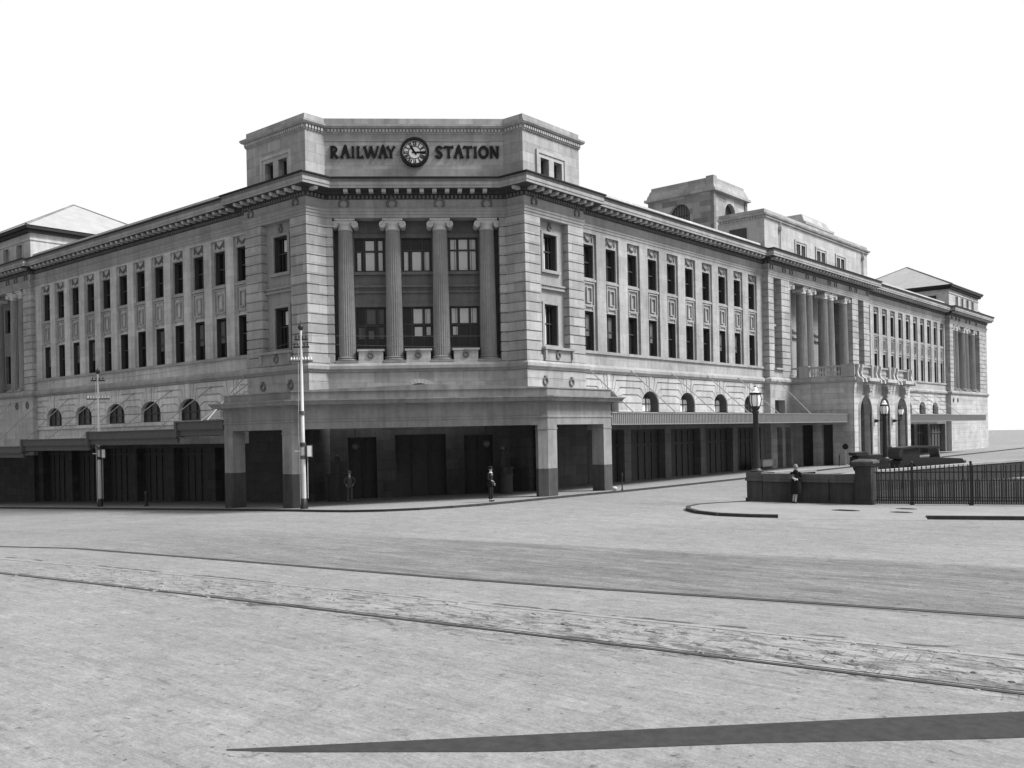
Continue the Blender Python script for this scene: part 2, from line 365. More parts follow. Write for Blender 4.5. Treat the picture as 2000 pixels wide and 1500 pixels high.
def wall_open(mb, F, u0, u1, z0, z1, n1, n0, ops, mi=0):   # n1 front, n0 back
    us = sorted({u0, u1} | {v for o in ops for v in o[:2] if u0 < v < u1}); zs = sorted({z0, z1} | {v for o in ops for v in o[2:] if z0 < v < z1})
    nu, nz = len(us) - 1, len(zs) - 1
    def filled(i, j):
        if i < 0 or j < 0 or i >= nu or j >= nz: return False
        a = (us[i] + us[i + 1]) / 2; b = (zs[j] + zs[j + 1]) / 2
        return not any(o[0] < a < o[1] and o[2] < b < o[3] for o in ops)
    for i in range(nu):
        for j in range(nz):
            if not filled(i, j): continue
            a, b, c, d = us[i], us[i + 1], zs[j], zs[j + 1]
            mb.add([F(a, n1, c), F(b, n1, c), F(b, n1, d), F(a, n1, d)], [(0, 1, 2, 3)], mi)
            mb.add([F(a, n0, c), F(b, n0, c), F(b, n0, d), F(a, n0, d)], [(0, 1, 2, 3)], mi)
            if not filled(i - 1, j): mb.add([F(a, n1, c), F(a, n1, d), F(a, n0, d), F(a, n0, c)], [(0, 1, 2, 3)], mi)
            if not filled(i + 1, j): mb.add([F(b, n1, c), F(b, n1, d), F(b, n0, d), F(b, n0, c)], [(0, 1, 2, 3)], mi)
            if not filled(i, j - 1): mb.add([F(a, n1, c), F(b, n1, c), F(b, n0, c), F(a, n0, c)], [(0, 1, 2, 3)], mi)
            if not filled(i, j + 1): mb.add([F(a, n1, d), F(b, n1, d), F(b, n0, d), F(a, n0, d)], [(0, 1, 2, 3)], mi)

def courses(mb, F, u0, u1, n0, n1, z0, z1, h=.585, gap=.065, rec=.07, ends=(True, True), mi=0):
    """rusticated masonry: projecting courses over a core"""
    mb.fbox(F, u0 + (rec if ends[0] else 0), u1 - (rec if ends[1] else 0), n0, n1 - rec, z0, z1, mi)
    k = max(1, round((z1 - z0) / h)); st = (z1 - z0) / k
    for i in range(k): mb.fbox(F, u0, u1, n0 + .001, n1, z0 + st * i + gap / 2, z0 + st * (i + 1) - gap / 2, mi)

ST = empty('railway_station', (0, 0, 0))
tag(ST, 'long pale stone railway station building filling the view, with a truncated corner, columns and clock', 'building')

# ------------------------------------------------------------------ ground
def gridsheet(mb, xs, ys, zf):
    nx, ny = len(xs), len(ys); vs = [(x, y, zf(x)) for y in ys for x in xs]
    mb.add(vs, [(j * nx + i, j * nx + i + 1, (j + 1) * nx + i + 1, (j + 1) * nx + i) for j in range(ny - 1) for i in range(nx - 1)])
mb = MB(); gridsheet(mb, [-900, -400, -200, -85, -40, -20, 5, 30, 60, 300, 900], [-600, -100, -40, 0, 60, 200, 900], lambda x: g(x) - .1)
struct(mb.build('road', M['road']))
# station footpath (outer edge = kerb line)
KB = [(-85, -5.6), (-60, -5.6), (-40, -5.6), (-20, -5.6), (-8, -5.62), (-3.2, -5.7), (-.6, -5.85), (1.2, -5.8), (2.8, -5.25), (4.0, -4.3), (4.8, -3.0), (5.15, -1.6), (5.35, .6), (5.5, 3.5), (5.65, 6.5), (5.95, 9.8), (6.1, 15), (6.2, 24), (6.3, 40), (6.4, 70), (6.5, 130)]
IN = [(-85, 1), (-60, 1), (-40, 1), (-20, 1), (-11, 1), (-9, 2), (-7.5, 3), (-6, 4), (-5, 5), (-4, 6), (-3, 7), (-2.5, 8), (-2, 9), (-1.6, 9.5), (-1.3, 10), (-1.3, 11), (-1.3, 15), (-1.3, 24), (-1.3, 40), (-1.3, 70), (-1.3, 130)]
mb = MB()
for i in range(len(KB) - 1):
    a, b, c, d = KB[i], KB[i + 1], IN[i + 1], IN[i]
    mb.add([(p[0], p[1], g(p[0]) + .0) for p in (a, b, c, d)], [(0, 1, 2, 3)])
struct(mb.build('pavement', M['pave']))
mb = MB()
for i in range(len(KB) - 1):
    a, b = Vector(KB[i]), Vector(KB[i + 1]); d = (b - a).normalized(); n = Vector((d.y, -d.x)) * .16
    mb.hexa([(a.x, a.y, g(a.x) - .3), (b.x, b.y, g(b.x) - .3), (b.x + n.x, b.y + n.y, g(b.x) - .3), (a.x + n.x, a.y + n.y, g(a.x) - .3),
             (a.x, a.y, g(a.x) + .006), (b.x, b.y, g(b.x) + .006), (b.x + n.x, b.y + n.y, g(b.x) + .006), (a.x + n.x, a.y + n.y, g(a.x) + .006)])
struct(mb.build('kerb', M['kerb']))
# traffic island / footpath in front of the low wall
ISL = [(15.5, 5.2), (15.2, 4.4), (14.75, 3.6), (14.45, 2.6), (14.6, 1.5), (15.1, .6), (16.0, -.3), (17.2, -.85), (18.5, -.8), (19.4, -.55), (21.6, .35), (24.1, 1.35), (27, 2.6), (40, 8.2), (40, 16), (21, 8), (16, 6.6)]
mb = MB(); mb.add([(x, y, 0.0) for x, y in ISL], [tuple(range(len(ISL)))]); struct(mb.build('pavement', M['pave']))
mb = MB(); OUT = ISL[:10]
for i in range(9):
    a, b = Vector(OUT[i]), Vector(OUT[i + 1]); d = (b - a).normalized(); n = -Vector((-d.y, d.x)) * .2
    z = .02
    mb.hexa([(a.x, a.y, -.3), (b.x, b.y, -.3), (b.x + n.x, b.y + n.y, -.3), (a.x + n.x, a.y + n.y, -.3), (a.x, a.y, z), (b.x, b.y, z), (b.x + n.x, b.y + n.y, z), (a.x + n.x, a.y + n.y, z)])
for a, b in (((24.1, 1.35), (27, 2.6)), ((27, 2.6), (40, 8.2))):
    a, b = Vector(a), Vector(b); d = (b - a).normalized(); n = Vector((d.y, -d.x)) * .2
    mb.hexa([(a.x, a.y, -.3), (b.x, b.y, -.3), (b.x + n.x, b.y + n.y, -.3), (a.x + n.x, a.y + n.y, -.3), (a.x, a.y, .03), (b.x, b.y, .03), (b.x + n.x, b.y + n.y, .03), (a.x + n.x, a.y + n.y, .03)])
struct(mb.build('kerb', M['kerb']))
for nm, lab, c, rx, ry in (('manhole_cover', 'dark oval cover plate in the footpath nearest the stone gate pier', (20.85, 2.41), .55, .3), ('manhole_cover', 'small dark cover plate in the footpath below the iron fence, nearer the kerb', (22.9, 2.5), .42, .2), ('manhole_cover', 'small dark cover plate in the footpath close under the iron fence', (22.6, 4.1), .4, .2)):
    mb = MB(); mb.prism([(c[0] + rx * math.cos(t * PI / 10), c[1] + ry * math.sin(t * PI / 10)) for t in range(20)], -.05, .012)
    for t in range(-3, 4): mb.box(c[0] - rx * .6, c[0] + rx * .6, c[1] + t * ry / 4.5 - .01, c[1] + t * ry / 4.5 + .01, .012, .02)
    tag(mb.build(nm, M['kerb']), lab, 'manhole cover')
# tram rails (measured lines), slightly proud of the road
def interp(pts, n=4):
    out = []
    for i in range(len(pts) - 1):
        for k in range(n):
            t = k / n; p0 = pts[max(i - 1, 0)]; p1 = pts[i]; p2 = pts[i + 1]; p3 = pts[min(i + 2, len(pts) - 1)]
            out.append(tuple(.5 * (2 * p1[j] + (p2[j] - p0[j]) * t + (2 * p0[j] - 5 * p1[j] + 4 * p2[j] - p3[j]) * t * t + (3 * p1[j] - p0[j] - 3 * p2[j] + p3[j]) * t ** 3) for j in range(2)))
    return out + [pts[-1]]
RAILS = [('dark grooved tram rail nearest the camera', [(-40, -32.3), (-12, -27.6), (8.77, -24.48), (17.2, -23.25), (24.28, -22.32), (31.05, -21.5), (50, -19.2)], .105, 'rail'),
         ('bright worn tram rail beside the opened up paving, between the two dark rails', [(-40, -30.4), (-12, -26.1), (5.6, -23.21), (14.5, -21.75), (22.71, -20.6), (30.59, -19.62), (50, -17.4)], .035, 'shiny'),
         ('dark tram rail farthest from the camera, along the edge of the tarred band', [(-40, -28.2), (-12, -23.5), (.95, -21.33), (12.0, -19.6), (20.97, -18.25), (29.72, -16.42), (50, -12.6)], .1, 'rail'),]
for lab, pts, w, m in RAILS:
    P = interp(pts, 24); mb = MB(); 
    for off, ww, zt in ((0, w, .012), (w + .05, .025, .006)):
        for i in range(len(P) - 1):
            a, b = Vector(P[i]), Vector(P[i + 1]); d = (b - a).normalized(); n = Vector((-d.y, d.x))
            q = [a + n * (off - ww / 2), b + n * (off - ww / 2), b + n * (off + ww / 2), a + n * (off + ww / 2)]
            mb.hexa([(p.x, p.y, g(p.x) - .13) for p in q] + [(p.x, p.y, g(p.x) - .1 + zt) for p in q])
    tag(mb.build('tram_rail', M[m]), lab, 'tram rail')
# unidentified flat dark strip on the road in the near foreground
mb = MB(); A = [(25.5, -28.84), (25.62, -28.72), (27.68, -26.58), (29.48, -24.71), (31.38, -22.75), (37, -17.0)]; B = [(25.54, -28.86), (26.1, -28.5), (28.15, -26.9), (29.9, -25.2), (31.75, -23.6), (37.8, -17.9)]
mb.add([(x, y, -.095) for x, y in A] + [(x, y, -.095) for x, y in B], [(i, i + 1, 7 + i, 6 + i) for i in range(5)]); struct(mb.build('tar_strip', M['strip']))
# loose setts and clods thrown up beside the opened track
mb = MB(); rn = random.Random(3)
for i in range(420):
    x = rn.uniform(9, 36); y = .138 * x - 25.85 + (rn.random() ** .8) * 2.1 + rn.gauss(0, .12); s = rn.uniform(.012, .05)
    a = rn.uniform(0, PI); c, q = math.cos(a), math.sin(a); L = s * rn.uniform(1, 3.2); h = s * rn.uniform(.25, .6)
    pt = lambda u, v, z: (x + u * c - v * q, y + u * q + v * c, -.1 + z)
    mb.hexa([pt(-L, -s, -.01), pt(L, -s, -.01), pt(L, s, -.01), pt(-L, s, -.01), pt(-L * .7, -s * .6, h), pt(L * .8, -s * .7, h * .8), pt(L * .6, s * .7, h), pt(-L * .8, s * .6, h * .7)])
o = mb.build('rubble', M['road']); tag(o, 'small loose stones and clods lying along the dug up tram track', 'rubble'); o['kind'] = 'stuff'

# ------------------------------------------------------------------ station: main masonry
PATH = [(-65.5, 0), (-45.2, 0), (-45.2, .35), (-15, .35), (-15, 0), (-9, 0), (-9, 1.45), (-1.45, 9), (0, 9), (0, 15), (-.35, 15), (-.35, 42), (.2, 42), (.2, 66.6), (-.35, 66.6), (-.35, 96.4), (.2, 96.4), (.2, 115)]
PATH[7] = (-1.45, 9)
mb = MB(); mb.sweep(PATH, [(-.9, 16.2), (0, 16.2), (0, 16.38), (.04, 16.38), (.04, 16.56), (.08, 16.56), (.08, 16.68), (.17, 16.76), (.02, 16.78), (.02, 17.22), (.05, 17.25), (-.9, 17.25)])
mb.build('entablature', M['stone_trim'], ST)
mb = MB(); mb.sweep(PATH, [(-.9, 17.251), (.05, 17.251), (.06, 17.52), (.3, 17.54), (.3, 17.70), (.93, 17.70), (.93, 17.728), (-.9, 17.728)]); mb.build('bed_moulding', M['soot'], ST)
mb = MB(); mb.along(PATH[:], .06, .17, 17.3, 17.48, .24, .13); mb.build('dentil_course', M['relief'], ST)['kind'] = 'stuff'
mb = MB(); mb.sweep(PATH, [(-.9, 17.731), (.95, 17.731), (.95, 17.86), (.99, 17.9), (.99, 18.08), (-.9, 18.08)]); mb.build('cornice', M['stone_trim'], ST)
mb = MB(); mb.sweep(PATH, [(-.9, 18.081), (.96, 18.081), (.97, 18.14), (1.04, 18.23), (-.9, 18.23)]); mb.build('cornice_top', M['sima_mid'], ST)
mb = MB(); mb.sweep(PATH, [(-.9, 18.231), (1.06, 18.231), (1.1, 18.28), (1.1, 18.35), (-.9, 18.35)]); mb.build('gutter', M['sima'], ST)  # black band painted in for the shadow gap above the cornice
mb = MB(); mb.along(PATH[:], .3, .84, 17.54, 17.70, .72, .25, .08); mb.build('modillion_course', M['stone_lite'], ST)['kind'] = 'stuff'
for pp in ([(-45.4, .35), (-15.6, .35)], [(-.35, 15.6), (-.35, 42.1)], [(-.35, 66.5), (-.35, 96.4)], [(-65.4, 0), (-60, 0)], [(.2, 111.2), (.2, 115)]):
    mb = MB(); mb.sweep(pp, [(-.6, 18.351), (-.02, 18.351), (-.02, 18.82), (.03, 18.84), (.03, 18.98), (-.6, 18.98)]); mb.build('blocking_course', M['blockcourse'], ST)
# string course over the ground storey and sill courses
mb = MB(); mb.sweep(PATH, [(-.3, 7.06), (.06, 7.06), (.1, 7.14), (.17, 7.2), (.2, 7.24), (.2, 7.42), (.13, 7.5), (.02, 7.6), (-.3, 7.6)]); mb.build('string_course', M['stone_trim'], ST)
for F, u0, u1 in ((FL, 15, 45.2), (FRt, 15, 42), (FRt, 66.6, 96.4)):
    mb = MB(); mb.fbox(F, u0 + .02, u1 - .02, -.5, -.23, 8.32, 8.5); mb.build('sill_course', M['stone_trim'], ST)
# roofs behind the parapets
mb = MB(); mb.prism([(-65.4, .8), (-9.5, .8), (-1, 9.3), (-1.2, 115), (-16, 115), (-16, 16), (-65.4, 16)], 18.3, 18.36); mb.build('roof', M['slate'], ST)
# rear walls (closing the volume)
mb = MB(); mb.box(-65.5, -16, 15.6, 16, -4, 18.3); mb.box(-16.4, -16, 16, 115, -4, 18.3); mb.box(-65.5, -65.2, .7, 15.6, -4, 18.3); mb.box(-16, -.8, 114.7, 115, -1, 18.3); mb.build('rear_wall', M['stone_dark'], ST)

# windows -----------------------------------------------------------------
def make_window(name, w, h, vbars, hbars, reflections=(), t=0.0, border=.08, mats=('sash', 'glass'), bm='blind'):  # 'blind' is the pale panel colour standing in for pane reflections
    """local: x across, y into the wall, z up, origin bottom centre of the opening at the glass line"""
    fr = MB()
    fr.box(-w / 2, -w / 2 + border, -.07, .03, 0, h); fr.box(w / 2 - border, w / 2, -.07, .03, 0, h)
    fr.box(-w / 2 + border, w / 2 - border, -.065, .03, 0, border); fr.box(-w / 2 + border, w / 2 - border, -.065, .03, h - border, h)
    if t:
        for a, b in ((-w / 2 + .002, -w / 2 + .03), (w / 2 - .03, w / 2 - .002)): fr.box(a, b, -t, -.07, .012, h - .012)
        fr.box(-w / 2 + .03, w / 2 - .03, -t, -.07, h - .04, h - .012)
    for x, tt in vbars: fr.box(x - tt / 2, x + tt / 2, -.045, .02, border, h - border)
    for z, tt in hbars: fr.box(-w / 2 + border, w / 2 - border, -.05, .022, z - tt / 2, z + tt / 2)
    o = fr.build(name, M[mats[0]]); o.parent = ST
    p = MB(); p.box(-w / 2 + .01, w / 2 - .01, .03, .05, .01, h - .01); p.build('pane', M[mats[1]], o)
    for x0, x1, z0, z1 in reflections:
        b = MB(); b.box(x0, x1, .005, .02, z0, z1); b.build('blind', M[bm], o)  # reflected light drawn as thin panels over the pane
    return o
def place(o, side, u, n, z):
    F = FRS[side]; p = F(u, n, z); o.location = p; o.rotation_euler = (0, 0, ROT[side]); return o

HU, HL = 2.2, 2.57
protoU = make_window('sash_window', 1.2, HU, [(0, .05)], [(HU * .5, .08)], t=.26)
protoL = make_window('sash_window', 1.2, HL, [(0, .05)], [(HL * .55, .08)], t=.26)
protoD = make_window('sash_window', 1.2, HL, [(0, .05)], [(HL * .55, .08)], [(-.5, -.04, 1.0, 2.4), (.04, .5, 1.0, 2.4)], t=.26, bm='dimblind')
# carved swag and panel
def swag_mesh():
    mb = MB(); F = lambda u, n, z: Vector((u, -n, z))
    for i in range(8):
        a = (i / 8 - .5) * 2; b = ((i + 1) / 8 - .5) * 2
        za, zb = .34 * a * a, .34 * b * b; ra, rb = .035 + .05 * (1 - a * a), .035 + .05 * (1 - b * b)
        mb.tube((a * .42, -.03, .12 + za), (b * .42, -.03, .12 + zb), ra, rb, 8)
    for s in (-1, 1): mb.tube((s * .47, -.03, .08), (s * .47, -.03, .5), .045, .03, 6); mb.sphere((s * .45, -.03, .48), .06, 8, 6)
    return mb
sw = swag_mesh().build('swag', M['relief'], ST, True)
def frame_rect(mb, x0, x1, z0, z1, t, d, y=0):
    mb.box(x0, x0 + t, y - d, y + .01, z0, z1); mb.box(x1 - t, x1, y - d, y + .01, z0, z1); mb.box(x0 + t, x1 - t, y - d + .002, y + .01, z0, z0 + t); mb.box(x0 + t, x1 - t, y - d + .002, y + .01, z1 - t, z1)
mb = MB(); frame_rect(mb, -.62, .62, 0, 1.55, .09, .1); frame_rect(mb, -.3, .3, .2, 1.25, .08, .12); mb.box(-.34, .34, -.1, .01, -.05, .1); mb.box(-.6, -.4, -.08, .01, -.16, -.02); mb.box(.4, .6, -.08, .01, -.16, -.02)
panel0 = mb.build('carved_panel', M['stone_trim'], ST)
mb = MB(); frame_rect(mb, -.69, .69, -.05, HU + .09, .09, .05); mb.box(-.75, .75, -.14, .01, -.2, -.05)
sur0 = mb.build('window_surround', M['stone_trim'], ST)

def wing(side, u0, u1, cs, arches, hw=1.35, pil=(), zg=-3.2, first=False):
    F = FRS[side]; np_ = -.35
    mb = MB()
    wall_open(mb, F, u0, u1, 8.5, 16.2, np_, np_ - .16, [(c - .8, c + .8, 8.5, 16.1) for c in cs])
    wall_open(mb, F, u0, u1, 8.4, 16.2, np_ - .161, np_ - .75, [q for c in cs for q in ((c - .6, c + .6, 8.52, 8.52 + HL), (c - .6, c + .6, 13.2, 13.2 + HU))])
    mb.fbox(F, u0, u1, np_ - .75, np_, 7.3, 8.4)
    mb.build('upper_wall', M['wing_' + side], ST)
    for i, c in enumerate(cs):
        first_u = dup(protoU, ST); place(first_u, side, c, np_ - .46, 13.2)
        w = dup(protoD if (i * 5 + len(cs)) % 7 in (1, 3, 4) else protoL, ST); place(w, side, c, np_ - .46, 8.52)
        place(dup(sw, ST), side, c, np_ - .15, 15.52); place(dup(panel0, ST), side, c, np_ - .16, 11.4)
        place(dup(sur0, ST), side, c, np_ - .16, 13.2)
    # base storey
    zs, rise, zsill = 5.15, .88, 4.55
    mb = MB()
    ed = [u0] + [(a + b) / 2 for a, b in zip(arches[:-1], arches[1:])] + [u1]
    zd = 2.95 if side == 'L' else 4.3
    wall_open(mb, F, u0, u1, zd, zs, np_ - .09, np_ - .7, [(a - hw, a + hw, zsill, zs) for a in arches])
    for a, e0, e1 in zip(arches, ed[:-1], ed[1:]): arch_panel(mb, F, a, hw, zs, rise, 7.1, e0, e1, np_ - .7, np_ - .09)
    # rusticated face
    zc = [zs, 5.72, 6.19, 6.66, 7.04]; T = [0, 22, 42, 58, 70]; E = [hw, 1.73, 1.35, .92, .6]
    gq = .045
    ap = lambda a, s, t: (a + s * (hw + .0) * math.cos(math.radians(t)), zs + rise * math.sin(math.radians(t)))
    for a, e0, e1 in zip(arches, ed[:-1], ed[1:]):
        for s, e in ((-1, e0), (1, e1)):
            for k in range(4):
                poly = [(e, zc[k] + gq), (a + s * E[k], zc[k] + gq)]
                t0 = T[k] + (1.2 if k else 0); poly.append(ap(a, s, t0)) if k else None
                for t in range(1, 4): poly.append(ap(a, s, t0 + (T[k + 1] - 1.2 - t0) * t / 3))
                poly += [(a + s * (E[k + 1] + (.02 if k < 3 else .03)), zc[k + 1] - gq * .5), (e, zc[k + 1] - gq * .5)]
                mb.fpoly(F, poly, np_ - .09, np_)
            mb.fbox(F, min(e, a + s * hw), max(e, a + s * hw), np_ - .09, np_, zsill + .02, zs - gq * .3)
        for uu0, uu1, t0, t1 in ((-.56, -.22, 110, 98), (-.18, .18, 97, 83), (.22, .56, 82, 70)):
            b0 = ap(a, 1, t0 - .6); b1 = ap(a, 1, t1 + .6)
            mb.fpoly(F, [b0, b1, (a + uu1, 7.04), (a + uu0, 7.04)], np_ - .09, np_ + (.03 if uu0 == -.18 else 0))
    mb.fbox(F, u0, u1, np_ - .06, np_ + .03, 4.3, 4.52)
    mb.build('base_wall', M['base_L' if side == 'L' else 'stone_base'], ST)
    for j, a in enumerate(arches):
        w = dup(arch0, ST); place(w, side, a, np_ - (.3 if side == 'L' else .5), zsill)
        if side == 'R' and u0 < 20 and 0 < j < 4:
            w.location = F(a, np_ - .68, zsill); m2 = MB()
            for x0, x1 in ((-.38, .05), (.1, .38), (.46, .78), (.84, 1.1)): m2.box(x0, x1, .01, .03, .08, .98)
            m2.build('blind', M['blind2'], w); m2 = MB(); ss = 12  # painted sky reflection on the arch glass
            m2.box(-hw, -hw + .03, -.58, .05, 0, .6); m2.box(hw - .03, hw, -.58, .05, 0, .6)
            for q_ in range(ss):
                a_, b_ = PI * q_ / ss, PI * (q_ + 1) / ss; P4 = [(r_ * math.cos(t_), .6 + (rise - (hw - r_)) * math.sin(t_)) for r_, t_ in ((hw - .03, a_), (hw - .03, b_), (hw, b_), (hw, a_))]
                m2.fpoly(lambda u, n, z: Vector((u, -n, z)), P4, -.05, .58)
            m2.build('reveal_lining', M['dado'], w)
    # street level behind the awnings
    mb = MB(); ops = []; q = sorted(pil)
    for a, b in zip(q[:-1], q[1:]): ops.append((a + .42, b - .42, zg, min(3.35, zd - .25)))
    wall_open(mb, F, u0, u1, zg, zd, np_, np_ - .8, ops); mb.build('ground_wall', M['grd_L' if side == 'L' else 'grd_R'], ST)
    for a, b in zip(q[:-1], q[1:]):
        m2 = MB(); c0, c1 = a + .43, b - .43
        m2.fbox(F, c0, c1, np_ - .75, np_ - .6, zg, 3.34)
        for k in range(6): x = c0 + (c1 - c0) * k / 5; m2.fbox(F, max(c0, x - .06), min(c1, x + .06), np_ - .6, np_ - .52, zg, 3.34)
        m2.fbox(F, c0, c1, np_ - .6, np_ - .5, 2.2, 2.35); m2.fbox(F, c0, c1, np_ - .6, np_ - .5, 3.2, 3.34)
        m2.build('shopfront', M['door'], ST)

def arch_panel(mb, F, uc, hw, zs, rise, zt, u0, u1, n0, n1, seg=14):
    pts = [(uc - hw * math.cos(PI * i / seg), zs + rise * math.sin(PI * i / seg)) for i in range(seg + 1)]
    for n in (n0, n1):
        mb.add([F(u0, n, zs), F(uc - hw, n, zs), F(uc - hw, n, zt), F(u0, n, zt)], [(0, 1, 2, 3)])
        mb.add([F(u1, n, zs), F(uc + hw, n, zs), F(uc + hw, n, zt), F(u1, n, zt)], [(0, 1, 2, 3)])
        for a, b in zip(pts[:-1], pts[1:]): mb.add([F(a[0], n, a[1]), F(b[0], n, b[1]), F(b[0], n, zt), F(a[0], n, zt)], [(0, 1, 2, 3)])
    for a, b in zip(pts[:-1], pts[1:]): mb.add([F(a[0], n0, a[1]), F(b[0], n0, b[1]), F(b[0], n1, b[1]), F(a[0], n1, a[1])], [(0, 1, 2, 3)])

def arched_window(name, hw, hs, rise, bars, mats=('sash', 'glass')):
    mb = MB(); I = lambda u, n, z: Vector((u, -n, z)); seg = 14
    arc = [(-hw * math.cos(PI * i / seg), hs + rise * math.sin(PI * i / seg)) for i in range(seg + 1)]
    for a, b in zip(arc[:-1], arc[1:]): mb.tube((a[0] * .97, 0, a[1] - .02), (b[0] * .97, 0, b[1] - .02), .05, .05, 5)
    mb.box(-hw, -hw + .08, -.05, .03, 0, hs); mb.box(hw - .08, hw, -.05, .03, 0, hs); mb.box(-hw, hw, -.045, .03, 0, .08)
    for x in bars: zt = hs + rise * math.sqrt(max(0, 1 - (x / hw) ** 2)); mb.box(x - .03, x + .03, -.04, .025, .05, zt)
    mb.box(-hw, hw, -.042, .024, hs - .03, hs + .04)
    o = mb.build(name, M[mats[0]], ST)
    p = MB(); pol = [(-hw, 0), (hw, 0)] + [(-u, z) for u, z in arc]
    p.fpoly(I, pol, -.06, -.04); p.build('pane', M[mats[1]], o); return o
M['archglass'] = plain('grey_arch_glass', .055, .3, .3, .2)
arch0 = arched_window('arched_window', 1.35, .6, .88, (-.45, .45), ('sash', 'archglass'))

LC = [15.99 + 2.484 * i for i in range(12)]; RC = [16.16 + 2.662 * i for i in range(10)]; FC = [67.7 + 2.72 * i for i in range(11)]
wing('L', 15, 45.2, LC, [17.23 + 4.985 * i for i in range(6)], pil=[15.2] + [19.7 + 4.985 * i for i in range(5)] + [44.8])
wing('R', 15, 42, RC, [18.1 + 5.31 * i for i in range(5)], 1.15, pil=[15.1, 20.3, 25.7, 31.0, 36.4, 41.6], zg=-.3)
wing('R', 66.6, 96.4, FC, [70.3 + 5.3 * i for i in range(5)], 1.25, pil=[67, 72.5, 78, 83.3, 88.6, 96], zg=-.3)
for o in (protoU, protoL, protoD, sw, panel0, sur0, arch0):
    for k in kids(o): bpy.data.objects.remove(k)
    bpy.data.objects.remove(o)

# wreath
def wreath(side, u, n, z, r=.27):
    mb = MB(); F = FRS[side]; mb.torus(F, u, n + .03, z, r, .065, 20, 7)
    mb.fbox(F, u - .1, u + .1, n, n + .1, z + r - .02, z + r + .14); mb.build('wreath', M['relief'], ST, True)

# pylons -------------------------------------------------------------------
for side in 'LR':
    F = FRS[side]
    mb = MB(); courses(mb, F, 9, 10.5, -1.6, 0, 7.6, 16.2); mb.fbox(F, 8.93, 10.57, -1.6, .05, 7.6, 7.95); mb.build('corner_pier', M['stone'], ST)
    mb = MB(); courses(mb, F, 13.35, 15, -.9, 0, 7.6, 16.2); mb.fbox(F, 13.28, 15.06, -.9, .05, 7.6, 7.95); mb.build('corner_pier', M['stone'], ST)
    mb = MB(); wall_open(mb, F, 10.5, 13.35, 7.6, 16.2, -.42, -1.0, [(11.25, 12.6, 8.6, 11.1), (11.25, 12.6, 13.2, 15.4)])
    mb.build('bay_wall', M['stone_trim'], ST)
    m = MB()
    for z0, z1 in ((8.6, 11.1), (13.2, 15.4)):
        for a, b in ((11.05, 11.25), (12.6, 12.8)): m.fbox(F, a, b, -.42, -.34, z0, z1)
        m.fbox(F, 11.05, 12.8, -.42, -.33, z1, z1 + .16); m.fbox(F, 10.95, 12.9, -.42, -.26, z0 - .18, z0)
    m.fbox(F, 10.52, 13.33, -.42, -.24, 12.0, 12.1); m.fbox(F, 10.52, 13.33, -.42, -.2, 12.22, 12.32)
    for i in range(16): m.fbox(F, 10.6 + i * .17, 10.7 + i * .17, -.42, -.26, 12.1, 12.22)
    m.fbox(F, 10.45, 13.6, -.4, .28, 8.28, 8.42); m.fbox(F, 10.62, 13.4, -.4, .1, 7.6, 8.28)
    for a in (10.55, 13.3): m.fpoly(F, [(a, 7.75), (a + .16, 7.75), (a + .16, 8.28), (a, 8.28)], 0, .22)
    m.build('bay_trim', M['stone_trim'], ST)
    wreath(side, 11.93, .1, 7.95, .18); wreath(side, 11.93, -.42, 15.82, .15)
    for z, h in ((8.6, 2.5), (13.2, 2.2)):
        w = make_window('sash_window', 1.35, h, [(-.3, .04), (.3, .04)], [(h * .55, .07)], [(-.24, .0, .1, h * .92)] if side == 'R' else [(-.16, .25, h * .6, h * .92)], t=.34); place(w, side, 11.925, -.78, z)
    # lower storey of the pylon
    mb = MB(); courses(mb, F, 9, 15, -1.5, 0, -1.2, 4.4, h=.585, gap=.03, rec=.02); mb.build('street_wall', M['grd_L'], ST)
    mb = MB(); courses(mb, F, 9, 15, -1.5, 0, 4.4, 7.06, h=.585, gap=.03, rec=.02); mb.build('lower_wall', M['stone'], ST)
    wreath(side, 10.7, .0, 6.35, .2); wreath(side, 13.4, .0, 6.35, .2)
    for u in (9.9, 14.3): wreath(side, u, .02, 17.0, .24)

# diagonal front ---------------------------------------------------------------
mb = MB()
for s in (-1, 1): mb = MB(); a, b = sorted((s * 4.95, s * HD)); courses(mb, FD, a, b, -1.7, -.002, 7.6, 16.2); mb.build('recess_jamb', M['stone'], ST)
WIN = [(-2.83, 0), (0, 0), (2.83, 0)]
mb = MB(); wall_open(mb, FD, -4.96, 4.96, 7.5, 16.3, -1.3, -1.8, [q for c, _ in WIN for q in ((c - .93, c + .93, 8.55, 11.07), (c - .93, c + .93, 13.2, 15.25))])
mb.fbox(FD, -4.96, 4.96, -1.8, -.9, 16.21, 16.4)
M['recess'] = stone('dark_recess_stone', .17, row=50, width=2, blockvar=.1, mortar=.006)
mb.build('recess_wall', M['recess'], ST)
mb = MB()
for c, _ in WIN:
    mb.fbox(FD, c - 1.1, c + 1.1, -1.3, -1.22, 15.25, 15.5); mb.fbox(FD, c - 1.12, c + 1.12, -1.3, -1.12, 13.0, 13.18)
    mb.fbox(FD, c - 1.1, c + 1.1, -1.3, -1.22, 11.07, 11.3)
    mb.fbox(FD, c - 1.2, c + 1.2, -1.3, -1.1, 12.24, 12.38); mb.fbox(FD, c - 1.2, c + 1.2, -1.3, -1.2, 11.9, 12.06)
    for i in range(18): mb.fbox(FD, c - 1.15 + i * .13, c - 1.07 + i * .13, -1.3, -1.16, 12.06, 12.24)
mb.build('recess_trim', M['recess'], ST)
